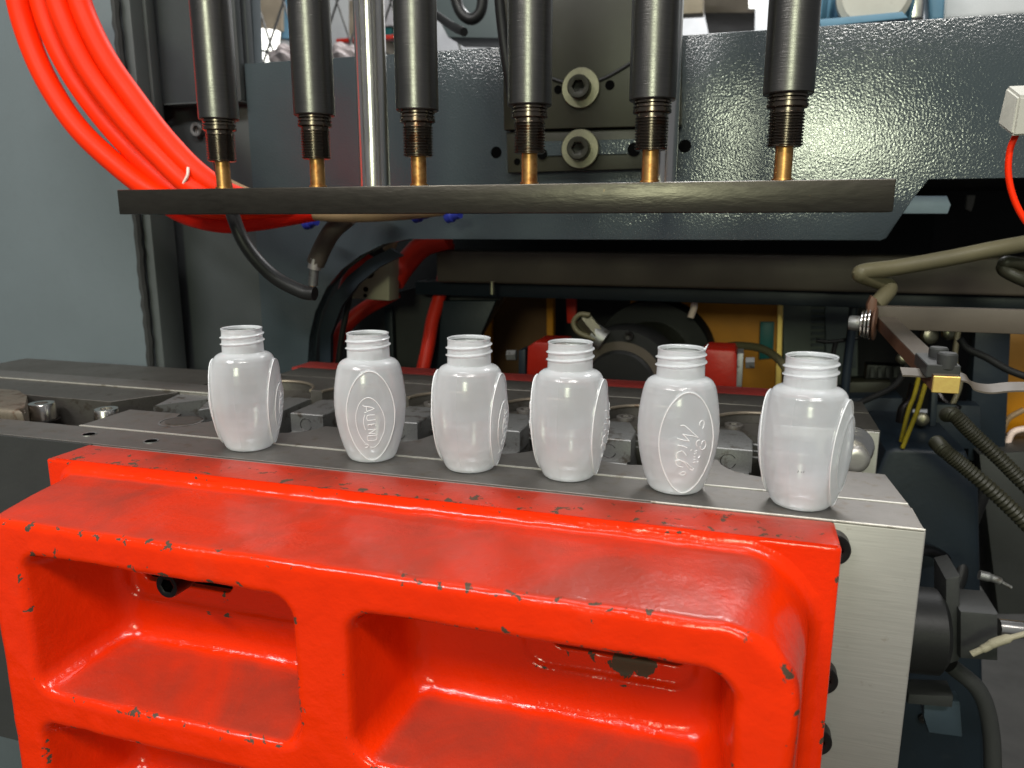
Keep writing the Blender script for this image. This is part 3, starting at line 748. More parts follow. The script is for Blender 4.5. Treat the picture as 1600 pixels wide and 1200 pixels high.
# ------------------------------------------------------------------ hoses at the left
def hose(name, pts, r, mat, label, cat='hose', group=None, n=12, m=10, rib=0, parent=None):
    """pts: (u, v, Y) triples"""
    bm = bmesh.new(); tube(bm, [at(u, v, Y) for u, v, Y in pts], r, n, m, rib=rib)
    o = link(name, bm, mat, parent)
    if not parent: tag(o, label, cat, group)
    return o
HG = 'orange red air hoses curving down at the left'
hp = [
 ([(20, -40, .74), (38, 40, .74), (70, 120, .74), (118, 195, .74), (176, 252, .74), (240, 300, .74), (300, 320, .74), (370, 326, .76), (460, 322, .80), (560, 318, .9)], 'leftmost orange red air hose, outer edge of the bundle'),
 ([(54, -40, .75), (76, 40, .75), (112, 115, .75), (162, 185, .75), (222, 250, .75), (285, 305, .75), (330, 320, .76), (400, 322, .79), (480, 320, .82), (570, 316, .9)], 'second orange red air hose from the left, beside a narrow gap'),
 ([(78, -40, .73), (100, 30, .73), (138, 108, .73), (192, 182, .73), (250, 245, .73), (308, 298, .73), (370, 318, .75), (450, 320, .80), (560, 316, .9)], 'third orange red air hose, in the middle of the bundle'),
 ([(104, -40, .755), (122, 30, .755), (158, 100, .755), (205, 165, .755), (262, 232, .755), (322, 285, .755), (390, 318, .77), (470, 325, .82), (570, 315, .9)], 'fourth orange red air hose, half hidden under the rightmost one'),
 ([(112, -40, .735), (133, 25, .735), (166, 92, .735), (212, 158, .735), (262, 222, .735), (316, 276, .735), (375, 310, .75), (450, 322, .79), (560, 310, .9)], 'rightmost orange red air hose, inner edge of the bundle')]
for k, (P, lb) in enumerate(hp):
    hose('air_hose', P, .0124, M_hose, lb, group=HG, n=16)
hose('air_hose', [(235, 300, .77), (285, 332, .77), (345, 347, .77), (405, 343, .78), (460, 334, .80), (530, 322, .84)], .0125, M_hoseshade, 'red hose in painted shade sagging lowest below the left of the black bar', n=16)
hose('air_hose', [(240, 290, .775), (300, 322, .775), (360, 334, .775), (420, 336, .785), (490, 326, .82)], .0115, M_hoseshade, 'red hose in painted shade just above the sagging one, mostly behind the bar', n=16)
hose('dusty_hose', [(40, -30, .79), (62, 90, .79), (98, 170, .79), (150, 235, .79), (220, 285, .79)], .0070, M_tan, 'dusty olive tan hose half hidden behind the leftmost red hose')
hose('dusty_hose', [(255, 232, .80), (300, 264, .80), (340, 284, .80), (420, 318, .80), (520, 334, .82), (620, 332, .86), (700, 324, .9)], .0095, M_tan, 'tan hose crossing behind the bar from the red bundle to the right')
hose('cable_tie', [(294, 262, .722), (293, 274, .718), (287, 286, .718), (282, 298, .722)], .0016, M_nylon, 'white nylon cable tie round the red hoses just above the bar', 'cable tie', n=8)
hose('bent_pipe', [(330, 200, .70), (345, 260, .70), (362, 330, .70), (385, 385, .70), (425, 430, .70), (470, 455, .70), (492, 459, .70)], .0072, M_black, 'black bent cable hanging below the bar toward the arch', 'cable', n=14)
bh = empty('hose_coupling', at(520, 380, .86), 'grey brown flat hose ending in a crimped metal fitting beside the arch', 'hose')
hose('hose_end', [(545, 338, .86), (520, 360, .86), (505, 385, .86), (493, 412, .86)], .0115, M_brown, None, parent=bh)
hose('ferrule', [(494, 404, .857), (491, 420, .857)], .0085, M_steelface, None, parent=bh)
hose('fitting', [(491, 420, .857), (489, 446, .857)], .0062, M_insert, None, parent=bh)
hose('tip', [(489, 446, .857), (487, 456, .857)], .0040, M_brass, None, parent=bh)
for u, v in ((478, 350), (648, 339), (699, 339)):
    p = at(u, v, .90); bm = bmesh.new(); lathe(bm, [(.0078, 0), (.0078, .008), (.0058, .010), (.0058, .02)], p, (1, -.3, .2), 20)
    tag(link('push_fitting', bm, M_blueplug), 'small blue push fitting just under the bar, %s' % {478: 'leftmost, beside the red hose', 648: 'left one of the right pair', 699: 'rightmost'}[u], 'fitting', 'blue fittings under the bar')

# ------------------------------------------------------------------ inside the arch
hose('air_hose', [(588, 392, 1.02), (566, 405, 1.02), (548, 430, 1.01), (538, 458, 1.0)], .0105, M_hosedark, 'short bright red hose stub in front of the beige valve block')
hose('air_hose', [(700, 372, 1.10), (660, 385, 1.10), (632, 415, 1.10), (615, 440, 1.08)], .017, M_hosedark, 'thick dark red hose right of the beige valve block')
hose('air_hose', [(620, 455, 1.12), (560, 490, 1.10), (528, 530, 1.08), (512, 590, 1.05)], .0120, M_hosedark, 'red hose running down left inside the arch')
hose('air_hose', [(700, 380, 1.16), (690, 450, 1.16), (676, 500, 1.14), (668, 545, 1.12), (655, 600, 1.1)], .0110, M_hosedark, 'red hose running down between second and third bottle')
hose('air_hose', [(548, 455, 1.0), (535, 520, 1.0), (524, 600, 1.0)], .0045, M_black, 'thin black cable hanging inside the arch', 'cable')
vb = empty('valve_block', at(575, 440, 1.05), 'beige square valve block with small ports inside the arch', 'valve')
plate_px('block', [(548, 466), (575, 402), (608, 402), (608, 470)], 1.04, .035, M_beige, vb)
for u, v, r in ((576, 425, 10), (572, 452, 4), (571, 462, 3), (590, 410, 2.5)):
    p = at(u, v, 1.04); bm = bmesh.new(); lathe(bm, [(r*px(u, 1.04), 0), (r*px(u, 1.04), .002)], (p.x, 1.0401, p.z), (0, -1, 0), 20); link('port', bm, M_void, vb)
el = empty('elbow_fitting', at(610, 390, 1.0), 'black elbow fitting with dusty ring above the valve block', 'fitting')
hose('elbow', [(585, 398, 1.02), (592, 382, 1.02), (606, 378, 1.02)], .013, M_black, None, parent=el)
hose('ring', [(606, 392, 1.0), (612, 380, 1.0), (616, 368, 1.0)], .008, M_tan, None, parent=el)

inner = empty('inner_frame', (-.4, 1.2, -.3), 'dark blue grey inner frame plate seen through the arch', 'machine frame')
plate_px('inner_plate', [(560, 470), (684, 440), (800, 440), (700, 600), (560, 640)], 1.18, .03, M_dark, inner)
plate_px('inner_rib', [(600, 480), (612, 480), (618, 640), (606, 640)], 1.165, .01, M_darkblue, inner)
plate_px('gusset', [(684, 470), (775, 470), (700, 640), (640, 640)], 1.15, .02, M_darkblue, inner)
rail = empty('cross_rail', at(1000, 420, 1.1), 'long dusty brown box rail crossing behind the bottles', 'rail')
p0 = at(681, 395, 1.1); p1 = at(681, 441, 1.1)
box('beam', M_brown, rail, p0.x, 1.3, 1.10, 1.16, p1.z, p0.z+.003, .004, 3)
box('under_strip', M_darkblue, rail, p0.x-.05, 1.3, 1.13, 1.20, p1.z-.023, p1.z-.002, .002)
sc = hose('hanging_screw', [(769, 440, 1.09), (769, 460, 1.09)], .0035, M_zinc, 'small brass screw hanging under the left of the brown rail', 'screw', n=10)

guard = empty('yellow_guard', (-.2, 1.5, -.3), 'ochre painted machine body with dark panels behind the cylinder', 'machine body')
for nm, pts, Y, m in (('dark_panel', [(752, 460), (856, 460), (856, 640), (752, 640)], 1.45, M_ochredark), ('edge_bar', [(752, 470), (768, 460), (768, 640), (752, 640)], 1.44, M_ochre),
                      ('edge_bar', [(854, 460), (864, 460), (864, 640), (854, 640)], 1.44, M_ochre), ('ochre_panel', [(985, 455), (1222, 455), (1222, 660), (985, 660)], 1.45, M_ochre),
                      ('side_edge', [(1216, 455), (1224, 455), (1220, 640), (1210, 640)], 1.44, M_brightbrass)):
    plate_px(nm, pts, Y, .02, m, guard, .001, 1)
tagp = plate_px('teal_tag', [(1188, 503), (1210, 503), (1208, 560), (1186, 562)], 1.43, .008, M_teal); tag(tagp, 'small dark teal tag on the ochre panel', 'tag')

# hydraulic cylinder
cyl = empty('hydraulic_cylinder', at(975, 560, 1.15), 'big black hydraulic cylinder with bolted flange, behind the fourth and fifth bottles', 'cylinder')
ca = at(968, 604, 1.06); cdir = (at(1040, 545, 1.38)-ca).normalized()
s = px(970, 1.06)
def Lc(name, prof, mat, n=56): bm = bmesh.new(); lathe(bm, prof, ca, cdir, n); return link(name, bm, mat, cyl, auto=30)
Lc('front_cap', [(.008, -.004), (.030*1.6, -.004), (.052, 0), (.052, .01)], M_black)
Lc('steel_ring', [(.052, .004), (.064, .004), (.064, .010), (.052, .010)], M_brown)
Lc('gland', [(.063, .006), (.080, .006), (.083, .012), (.083, .058), (.074, .066)], M_black)
Lc('barrel', [(.066, .05), (.066, .24)], M_olivedark)
Lc('rear_flange', [(.060, .20), (.098, .20), (.100, .205), (.100, .25), (.06, .25)], M_black)
q = cdir.to_track_quat('Z', 'Y')
for k in range(8):
    a = 2*PI*k/8+.15; c = ca+q @ Vector((.0735*math.cos(a), .0735*math.sin(a), .006)); hexsocket('gland_bolt', cyl, c, -cdir, .0065, .006, M_blackox)
bf = empty('brass_fitting', at(920, 510, 1.05), 'brass coloured hex fitting with a hose loop above the black cylinder', 'fitting')
hose('hex_body', [(910, 497, 1.05), (932, 524, 1.05)], .0135, M_zinc, None, n=6, parent=bf)
hose('sealing_sleeve', [(926, 520, 1.052), (944, 532, 1.052)], .0150, M_insert, None, n=16, parent=bf)
hose('hose_loop', [(930, 530, 1.04), (905, 520, 1.04), (896, 505, 1.04), (905, 492, 1.04), (922, 492, 1.04)], .0035, M_olive, None, parent=bf)
rt = hose('short_red_hose', [(1078, 450, 1.2), (1085, 475, 1.2), (1079, 496, 1.2)], .0052, M_nylon, 'thin pale red hose curving beside the cylinder flange')
rs = plate_px('red_strip', [(884, 460), (900, 460), (900, 505), (886, 505)], 1.35, .01, M_hosedark); tag(rs, 'narrow dark red strip left of the brass fitting', 'strip')
for nm, u0, u1, v0, v1, lb in (('l', 822, 880, 534, 600, 'red painted bracket left of the black cylinder behind the fourth bottle'), ('r', 1092, 1152, 546, 628, 'red painted bracket right of the black cylinder, lumpy gloss paint')):
    b = empty('red_bracket', at((u0+u1)/2, (v0+v1)/2, 1.05), lb, 'bracket', 'red brackets either side of the cylinder')
    plate_px('bracket_body', [(u0, v1), (u0+2, v0+8), (u0+14, v0), (u1-4, v0+2), (u1, v0+10), (u1, v1)], 1.03, .07, M_redplain, b, .003, 2)
    if nm == 'l': plate_px('end_plate', [(810, 548), (821, 545), (821, 602), (810, 602)], 1.03, .04, M_darkblue, b); q_ = (800, 555)
    else: plate_px('end_plate', [(1152, 552), (1162, 552), (1158, 628), (1149, 628)], 1.03, .04, M_insert, b); q_ = (1172, 567)
    hose('hex_nut', [(q_[0]-7, q_[1], 1.04), (q_[0]+7, q_[1], 1.04)], .008, M_insert, None, n=6, parent=b)
hose('bent_pipe', [(1120, 545, 1.2), (1150, 540, 1.2), (1190, 545, 1.18), (1220, 565, 1.15), (1240, 600, 1.1)], .006, M_olive, 'thin olive pipe arching over the red bracket to the rightmost bottle')

# ------------------------------------------------------------------ pusher arm at the right
arm = empty('ejector_arm', at(1370, 500, .86), 'brown flat steel arm with clamp block and brass tip at the right edge', 'arm')
A = .84
pa = at(1366, 478, A); pb_ = at(1366, 514, A)
box('cross_bar', M_brown, arm, pa.x, 1.0, A, A+.012, pb_.z, pa.z, .001)
# diagonal bar: comes forward and down to the right
def bar_between(name, a, b, up, wdt, th, mat, parent, bev=.0006):
    a = Vector(a); b = Vector(b); t = (b-a).normalized(); s_ = t.cross(Vector(up)).normalized(); u_ = s_.cross(t)
    bm = bmesh.new(); V = []
    for p in (a, b):
        for i, j in ((-1, -1), (1, -1), (1, 1), (-1, 1)): V.append(bm.verts.new(p+s_*wdt*.5*i+u_*th*.5*j))
    fs = [bm.faces.new([V[i] for i in f]) for f in ((0, 1, 2, 3), (7, 6, 5, 4), (0, 4, 5, 1), (1, 5, 6, 2), (2, 6, 7, 3), (3, 7, 4, 0))]
    if bev: bmesh.ops.bevel(bm, geom=list(bm.edges), offset=bev, segments=1, affect='EDGES')
    return link(name, bm, mat, parent)
a = at(1385, 506, .835); b = at(1478, 601, .60)
bar_between('diagonal_bar', a, b, (0, 0, 1), .017, .012, M_rust, arm)
bar_between('top_face', a+Vector((0, 0, .0062)), b+Vector((0, 0, .0062))+(a-b).normalized()*.002, (0, 0, 1), .0168, .0010, M_brown, arm, .0003)  # lighter brown top face of the diagonal bar, laid on as a thin plate
bar_between('brass_tip', b+(b-a).normalized()*-.0005, b+(b-a).normalized()*.0012, (0, 0, 1), .0178, .0125, M_brightbrass, arm)
c1 = at(1474, 581, .605)
bmk = bmesh.new(); 
bar_between('clamp_block', c1+(a-b).normalized()*.040, c1, (0, 0, 1), .0220, .0095, M_dark, arm)
for du, dv, Y in ((1466, 553, .632), (1480, 562, .610)):
    p = at(du, dv, Y); bm = bmesh.new(); lathe(bm, [(.0062, -.006), (.0066, 0), (.0066, .004), (.0056, .0052)], p, (0, 0, 1), 28); link('clamp_screw', bm, M_dark, arm)
bm = bmesh.new()
def ribbon(pts, wv, mat, parent, name):
    P = catmull([at(u, v, Y) for u, v, Y in pts], 8); bm = bmesh.new(); w_ = Vector(wv); r0 = [(bm.verts.new(p-w_), bm.verts.new(p+w_), bm.verts.new(p+w_+Vector((0, 0, .0012))), bm.verts.new(p-w_+Vector((0, 0, .0012)))) for p in P]
    for x, y in zip(r0, r0[1:]):
        for k in range(4): bm.faces.new((x[k], x[(k+1) % 4], y[(k+1) % 4], y[k]))
    return link(name, bm, mat, parent)
ribbon([(1408, 582, .62), (1440, 584, .62), (1475, 588, .615), (1508, 592, .61), (1520, 604, .61), (1545, 609, .61), (1580, 606, .61), (1640, 606, .61)], (0, .006, .0018), M_brown, arm, 'spring_strip')
pw = at(1347, 505, .83)
for k, (r, x, t, m) in enumerate(((.0165, .010, .003, M_rust), (.0160, .006, .0025, M_chrome), (.0150, .0025, .0025, M_chrome), (.0135, -.001, .0025, M_chrome), (.0075, -.012, .011, M_insert))):
    bm = bmesh.new(); lathe(bm, [(r*.9, 0), (r, t*.3), (r, t*.8), (r*.92, t)], (pw.x+x, .83, pw.z), (1, -.25, 0), 36); link('washer' if k < 4 else 'stud', bm, m, arm)
plate_px('pivot_cheek', [(1355, 476), (1362, 462), (1371, 468), (1371, 505), (1358, 520)], .825, .012, M_rust, arm)
oh = hose('air_hose', [(1640, 374, .90), (1560, 388, .88), (1480, 404, .87), (1400, 418, .86), (1352, 424, .85), (1346, 430, .85), (1376, 441, .87), (1389, 450, .87), (1380, 464, .86), (1366, 478, .85)], .0082, M_olive, 'dusty olive hose bending over the top of the ejector arm', n=16)
hose('air_hose', [(1640, 452, .92), (1605, 440, .90), (1572, 424, .90), (1568, 415, .9), (1580, 410, .90), (1640, 425, .92)], .0065, M_olivedark, 'dark looped hose at the right edge above the arm')
sb = empty('sensor_block', at(1600, 170, .58), 'white square sensor block with a red wire at the upper right edge', 'sensor')
P8 = [at(1572, 134, .560), at(1640, 120, .60), at(1640, 190, .60), at(1555, 194, .562)]
bm = bmesh.new()
pts = [at(1572, 134, .575), at(1556, 194, .560), at(1582, 214, .545), at(1592, 150, .55)]
back = [p+Vector((.045, .025, .004)) for p in pts]
V1 = [bm.verts.new(p) for p in pts]; V2 = [bm.verts.new(p) for p in back]
bm.faces.new(V1); bm.faces.new(V2[::-1])
for k in range(4): bm.faces.new((V1[k], V2[k], V2[(k+1) % 4], V1[(k+1) % 4]))
bmesh.ops.bevel(bm, geom=list(bm.edges), offset=.0015, segments=2, affect='EDGES'); link('housing', bm, M_white, sb)
hose('wire', [(1590, 205, .56), (1578, 235, .56), (1576, 275, .56), (1586, 315, .56), (1606, 350, .56), (1640, 385, .56)], .0019, M_hose, None, parent=sb)

# ------------------------------------------------------------------ dim machinery at the lower right
mb = empty('machine_bed', (.6, 1.1, -.5), 'dark navy machine bed castings at the right below the arm', 'machine body')
plate_px('bed_block', [(1305, 622), (1410, 622), (1412, 700), (1305, 700)], 1.20, .1, M_darkblue, mb)
plate_px('bed_block', [(1385, 705), (1400, 700), (1510, 706), (1530, 760), (1540, 1240), (1300, 1240), (1300, 900)], .98, .2, M_darkblue, mb, .006, 3)
plate_px('cover_plate', [(1462, 632), (1532, 634), (1534, 700), (1450, 705)], 1.12, .03, M_darkblue, mb)
plate_px('post', [(1456, 612), (1466, 612), (1460, 705), (1450, 705)], 1.10, .02, M_darkblue, mb)
plate_px('dark_post', [(1525, 505), (1580, 505), (1570, 720), (1512, 720)], 1.18, .03, M_darkblue, mb)
plate_px('side_block', [(1530, 710), (1700, 700), (1700, 960), (1560, 960)], 1.15, .1, M_dark, mb)
yb = plate_px('ochre_column', [(1578, 480), (1720, 480), (1720, 760), (1562, 760)], 1.30, .05, M_ochre); tag(yb, 'ochre painted column at the right edge behind the black cable', 'column')
for P, lb in (([(1478, 648, .92), (1492, 650, .90), (1520, 678, .90), (1560, 715, .90), (1600, 755, .90), (1660, 810, .90)], 'upper ribbed black conduit sloping down at the right edge'),
              ([(1462, 690, .90), (1478, 706, .88), (1510, 732, .88), (1560, 776, .88), (1610, 825, .88), (1660, 880, .88)], 'lower ribbed black conduit sloping down at the right edge')):
    hose('conduit', P, .0076, M_olivedark, lb, 'conduit', 'ribbed conduits', n=12, m=18, rib=.10)
hose('black_cable', [(1500, 530, 1.0), (1512, 545, 1.0), (1540, 558, 1.0), (1580, 580, 1.0), (1640, 600, 1.0)], .0042, M_black, 'black cable crossing in front of the ochre column', 'cable')
for P, lb in (([(1436, 588, 1.0), (1428, 620, 1.0), (1420, 640, 1.0), (1408, 690, 1.0)], 'left yellow wire hanging below the diagonal bar'), ([(1446, 600, .98), (1434, 640, .98), (1424, 665, .98), (1410, 700, .98)], 'right yellow wire hanging below the diagonal bar')):
    hose('yellow_wire', P, .0026, M_yellow, lb, 'wire', 'yellow wires')
hose('clear_hose', [(1430, 600, 1.02), (1424, 625, 1.02), (1412, 640, 1.02), (1408, 660, 1.02)], .0065, M_blackox, 'dark glossy hose behind the yellow wires')
mc = empty('relay_box', at(1350, 600, 1.3), 'dark green box among cables behind the rightmost bottle', 'box')
plate_px('housing', [(1325, 597), (1392, 597), (1390, 621), (1322, 621)], 1.24, .05, M_olivedark, mc)
plate_px('connector_row', [(1355, 570), (1410, 572), (1408, 592), (1352, 592)], 1.26, .03, M_black, mc)
for k in range(4): plate_px('terminal', [(1360+k*12, 574), (1366+k*12, 574), (1366+k*12, 590), (1360+k*12, 590)], 1.255, .003, M_dark, mc, .0003, 1)
hose('thin_pipe', [(1336, 460, 1.15), (1330, 520, 1.15), (1322, 590, 1.15), (1318, 660, 1.15)], .0062, M_darkblue, 'upright dark pipe between brass tipped arm and rightmost bottle', 'pipe')
hose('thin_pipe', [(1275, 532, 1.16), (1300, 534, 1.16), (1340, 528, 1.16)], .0028, M_black, 'thin level black rod behind the rightmost bottle', 'rod')
hose('thin_pipe', [(1306, 535, 1.16), (1301, 560, 1.16), (1303, 590, 1.16)], .0035, M_black, 'short black rod hanging down behind the rightmost bottle', 'rod')

uc = empty('drive_unit', at(1480, 980, .75), 'dark clamping cylinder and bracket beside the bright mold end', 'machine part')
bm = bmesh.new(); P = at(1425, 985, .74); lathe(bm, [(.036, 0), (.040, .004), (.040, .05), (.034, .055)], P-Vector((.05, 0, 0))+Vector((.02, 0, 0)), (1, .1, 0), 40); link('cylinder', bm, M_black, uc)
plate_px('bracket', [(1478, 905), (1500, 900), (1500, 1032), (1478, 1040)], .74, .05, M_dark, uc)
plate_px('bearing_block', [(1500, 955), (1560, 960), (1560, 1034), (1500, 1030)], .73, .05, M_dark, uc, .003)
bm = bmesh.new(); P = at(1560, 980, .75); lathe(bm, [(.008, 0), (.008, .12)], P, (1, .1, -.02), 24); link('shaft', bm, M_chrome, uc)
hose('yellow_plug', [(1518, 1022, .70), (1540, 1012, .70), (1560, 1002, .70), (1620, 985, .70)], [.0028, .0036, .0040, .0024], M_beige, 'small cream plug on a yellow wire at the lower right', 'plug')
hose('black_cable', [(1486, 1040, .78), (1530, 1080, .78), (1548, 1140, .78), (1552, 1230, .78)], .008, M_dark, 'thick dark cable curving down at the lower right', 'cable')
lb_ = empty('pale_bracket', at(1470, 1110, .8), 'pale blue grey angle bracket low at the right beside the mold', 'bracket')
plate_px('angle', [(1444, 1120), (1442, 1096), (1500, 1096), (1504, 1152), (1450, 1145)], .80, .02, M_darkblue2, lb_)
plate_px('cap', [(1420, 1085), (1490, 1088), (1488, 1106), (1418, 1100)], .79, .03, M_dark, lb_)
hose('small_lever', [(1530, 898, .85), (1555, 905, .85), (1580, 918, .85)], [.005, .004, .002], M_insert, 'small pale lever pointing right in the dark lower right', 'lever')

for k, (u, v, Y, r, lb) in enumerate(((1440, 655, 1.08, .009, 'small round steel plug low beside the yellow wires'), (1410, 560, 1.15, .008, 'small shiny knob above the yellow wires'), (1483, 520, 1.2, .010, 'small bright fitting under the brown cross bar'), (1452, 525, 1.16, .011, 'bright round valve knob under the brown cross bar'))):
    p = at(u, v, Y); bm = bmesh.new(); lathe(bm, [(r*.5, -.012), (r*.6, -.004), (r, -.003), (r, .004), (r*.7, .007), (r*.3, .008)], p, (.2*(k-1), -1, .2), 20)
    tag(link('knob', bm, M_zinc), lb, 'knob')
for P, r, m, lb in (([(1400, 470, 1.2), (1420, 540, 1.2), (1400, 600, 1.15), (1330, 640, 1.1), (1310, 700, 1.1)], .004, M_black, 'thin black cable hanging behind the diagonal bar'),
                    ([(1440, 500, 1.18), (1446, 560, 1.16), (1470, 620, 1.14), (1500, 640, 1.12)], .005, M_blackox, 'glossy black cable below the cross bar'),
                    ([(1500, 500, 1.16), (1492, 560, 1.15), (1500, 600, 1.14), (1480, 650, 1.12)], .0035, M_olive, 'olive wire hanging below the cross bar'),
                    ([(1490, 880, 1.0), (1450, 860, .95), (1420, 870, .9), (1400, 900, .88)], .007, M_blackox, 'dark hose arching beside the bright mold end'),
                    ([(1540, 760, 1.0), (1510, 840, 1.0), (1500, 900, .98), (1480, 950, .96)], .008, M_black, 'black hose hanging down below the conduits'),
                    ([(1600, 640, 1.22), (1575, 655, 1.22), (1565, 680, 1.22), (1560, 700, 1.22)], .004, M_tan, 'thin copper coloured pipe bend on the ochre column'),
                    ([(1650, 668, 1.2), (1590, 672, 1.2), (1575, 690, 1.2), (1570, 720, 1.2)], .0045, M_nylon, 'pale pipe bend low on the ochre column')):
    hose('loose_cable', P, r, m, lb, 'cable')
for k in range(6):
    p = at(1320+k*26, 1060 if k % 2 else 720, .979); 
    hexsocket('bed_screw', mb, (p.x, .9795, at(1440, (730, 800, 880, 960, 1040, 1120)[k], .98).z), (0, -1, 0), .006, .005, M_blackox) if k > 2 else None
# ------------------------------------------------------------------ the hall behind
enc = empty('added_enclosure', (0, 1.9, -.8), 'black sheets added for the dark machine interior behind the rail and arch', 'machine body')  # dark back sheets added to keep the arch interior dark
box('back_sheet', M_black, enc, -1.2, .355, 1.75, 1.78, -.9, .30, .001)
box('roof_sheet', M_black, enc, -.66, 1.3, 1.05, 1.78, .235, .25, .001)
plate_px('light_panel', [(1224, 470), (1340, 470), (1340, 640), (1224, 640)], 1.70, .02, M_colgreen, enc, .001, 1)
plate_px('light_panel', [(1290, 470), (1340, 470), (1338, 575), (1290, 575)], 1.68, .01, M_column, enc, .001, 1)
for k in range(9): plate_px('vent_slat', [(1268, 474+k*9), (1288, 474+k*9), (1288, 478+k*9), (1268, 478+k*9)], 1.685, .006, M_column, enc, .0005, 1)
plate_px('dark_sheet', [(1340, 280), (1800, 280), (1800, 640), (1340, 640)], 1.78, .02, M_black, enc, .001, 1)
plate_px('pale_block', [(1512, 305), (1524, 305), (1522, 318), (1518, 330), (1510, 326)], 1.60, .01, M_white, enc, .0005, 1)
pw_ = plate_px('pale_cover', [(1400, 306), (1480, 306), (1486, 320), (1481, 334), (1400, 334)], 1.04, .01, paint('pale blue cover paint', (.34, .42, .52), .5, .1, 100, .05, .1)); tag(pw_, 'pale blue cover seen through the notch right of the bar', 'cover')

def emis(name, c, s):
    m = bpy.data.materials.new(name); m.use_nodes = True; b = m.node_tree.nodes['Principled BSDF']
    b.inputs['Base Color'].default_value = (*c, 1); b.inputs['Emission Color'].default_value = (*c, 1); b.inputs['Emission Strength'].default_value = s; return m
M_lampglow = emis('bright hall lamp', (1, 1, .93), 2.2)
wallm = M_wall
hw = box('hall_wall', M_wall, None, -3.5, 3.5, 4.6, 4.7, -1.2, 3.5, .005); tag(hw, kind='structure')
fl_ = box('floor', M_floor, None, -4, 4, -1, 4.6, -1.25, -1.2, .001); tag(fl_, kind='structure')
for pts, lb in (([(394, 42), (429, 46), (426, 78), (395, 72)], 'bright hall lamp glowing above the frame, upper of two at the left'), ([(399, 80), (424, 84), (420, 108), (400, 104)], 'bright hall lamp glowing just above the frame edge, lower of two at the left')):
    tag(plate_px('hall_lamp', pts, 3.0, .05, M_lampglow, None, .01, 2), lb, 'lamp', 'bright lamps in the hall behind')
fence = empty('mesh_fence', at(500, 40, 2.0), 'crossed wire mesh fence seen between the blow pins', 'fence')
for k in range(8):
    u = 380+k*42
    for dx in (60, -60):
        hose('wire', [(u, -60, 2.0), (u+dx, 120, 2.0)], .0035, M_insert, None, n=6, m=1, parent=fence)
M_mach = paint('tan crates', (.32, .27, .2), .6, .4, 30, .1, .4)
bgr = empty('stacked_crates', at(430, 30, 3.2), 'blurred tan shelves behind the mesh fence', 'shelves')
for k, (u0, u1, v0, v1, m) in enumerate(((395, 440, -80, 48, M_mach), (440, 452, -80, 60, M_motor), (545, 590, 0, 75, M_mach), (590, 640, -80, 40, M_wall), (600, 612, 0, 60, M_teal))):
    plate_px('shelf_item', [(u0, v0), (u1, v0), (u1, v1), (u0, v1)], 3.2+.02*k, .2, m, bgr)
for u, v, r, lb in ((450, 92, .042, 'pale translucent plastic bag left, on the top of the frame'), (538, 92, .045, 'pale translucent plastic bag right of the second blow pin')):
    p = at(u, v, 1.9); bm = bmesh.new(); bmesh.ops.create_icosphere(bm, subdivisions=4, radius=r)
    for v_ in bm.verts:
        n_ = v_.co.normalized(); v_.co = n_*(r*(1+.12*math.sin(7*n_.x+3*n_.z)+.07*math.sin(13*n_.y+9*n_.z)))
        v_.co.x *= 1.1; v_.co.z *= .8; v_.co += p
    tag(link('plastic_bag', bm, paint('pinkish film', (.55, .48, .47), .35, .1, 40, .2, .05)), lb, 'plastic bag', 'plastic bags on the frame')
rw = box('red_rail', M_hosedark, None, at(525, 60, 3.0).x, at(650, 60, 3.0).x, 3.0, 3.04, at(560, 64, 3.0).z, at(560, 58, 3.0).z); tag(rw, 'thin red rail in the hall behind the chrome rod', 'rail')
gw = plate_px('grey_hopper', [(680, -80), (800, -80), (800, 60), (700, 58), (680, 20)], 1.6, .1, M_column); tag(gw, 'grey sheet metal housing behind the third and fourth pins', 'housing')
hose('black_cable', [(705, -30, 1.3), (718, 15, 1.3), (736, 30, 1.3), (752, 15, 1.3), (755, -30, 1.3)], .0095, M_black, 'black cable loop hanging at the top between third and fourth pins', 'cable')
hose('black_pipe', [(680, 22, 1.35), (705, 40, 1.3), (725, 50, 1.25)], .007, M_black, 'short black pipe sloping behind the third pin', 'pipe')
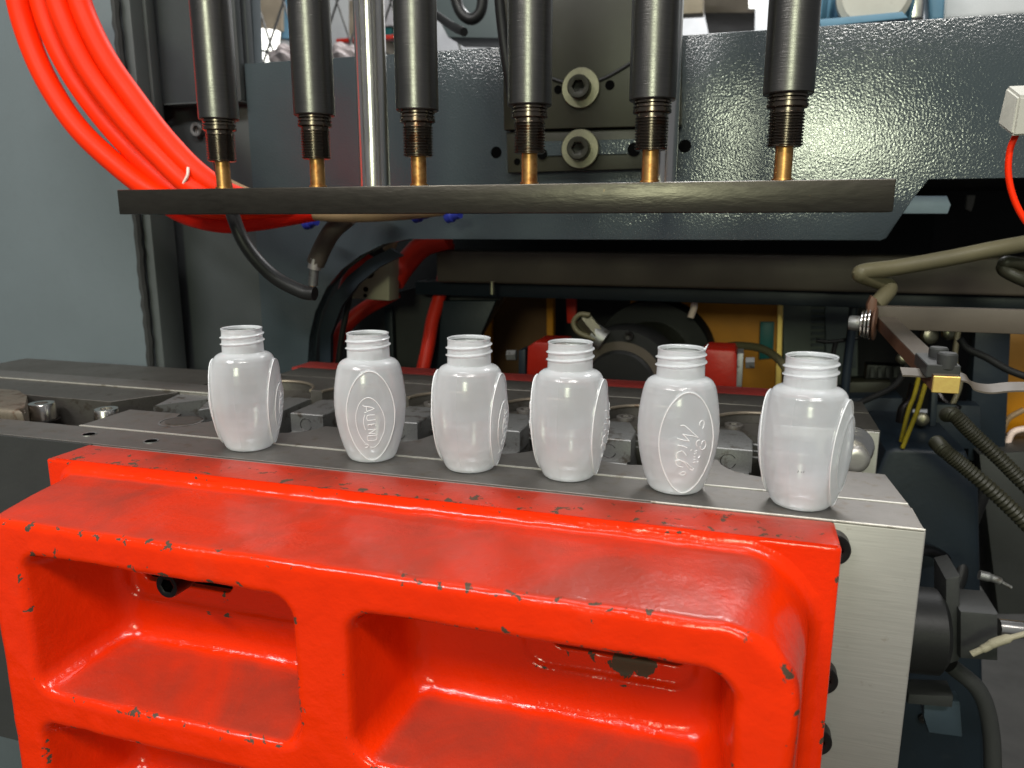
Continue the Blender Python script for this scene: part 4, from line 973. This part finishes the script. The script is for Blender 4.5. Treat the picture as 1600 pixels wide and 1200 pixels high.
hose('black_cable', [(778, -30, .90), (783, 30, .90), (792, 100, .90), (800, 150, .905)], .006, M_black, 'black cable running down beside the olive plate', 'cable')

motor = empty('electric_motor', at(1350, 10, 1.6), 'light blue finned electric motor behind the top of the frame', 'motor')
MX = 1.6
pm = at(1350, -6, MX)
bm = bmesh.new(); lathe(bm, [(.085, -.12), (.085, .10)], (pm.x-.02, MX+.05, pm.z+.02), (1, 0, 0), 48); link('shell', bm, M_motor, motor)
for k in range(16):
    bm = bmesh.new(); x = pm.x-.13+k*.0135; lathe(bm, [(.084, 0), (.097, 0), (.097, .005), (.084, .005)], (x, MX+.05, pm.z+.02), (1, 0, 0), 40); link('fin', bm, M_motor, motor)
bm = bmesh.new(); pc = at(1365, -6, MX-.08); lathe(bm, [(.060, 0), (.060, .012), (.052, .02), (.03, .022)], pc, (0, -1, .1), 40); link('terminal_cover', bm, M_white, motor)
plate_px('foot_plate', [(1280, 30), (1410, 18), (1420, 28), (1282, 42)], 1.48, .12, M_motor, motor)
for u0, u1, m, lb in ((1412, 1448, M_chrome, 'shiny steel fitting beside the blue motor'), (1448, 1480, M_motor, 'pale blue bracket right of the blue motor')):
    tag(plate_px('bright_part', [(u0, -60), (u1, -60), (u1-4, 30), (u0+5, 32)], 1.7, .05, m, None, .006, 3), lb, 'machine part')
tag(plate_px('white_bag', [(1482, -60), (1620, -60), (1640, 20), (1470, 32)], 1.8, .1, M_wall, None, .01, 3), 'white wrapped sheet at the top right corner', 'sheet')
tag(plate_px('tan_post', [(1060, -60), (1100, -60), (1098, 20), (1060, 22)], 2.2, .05, M_mach), 'tan post at the top between fifth and sixth pins', 'post')
tag(plate_px('dark_cabinet', [(1100, -60), (1180, -60), (1180, 20), (1100, 20)], 2.4, .3, M_brown), 'dim brown cabinet at the top between fifth and sixth pins', 'cabinet')
tag(plate_px('hall_lamp', [(1170, -8), (1190, -8), (1190, 6), (1170, 6)], 2.3, .05, M_lampglow), 'small bright lamp at the top edge beside the rightmost pin', 'lamp', 'bright lamps in the hall behind')
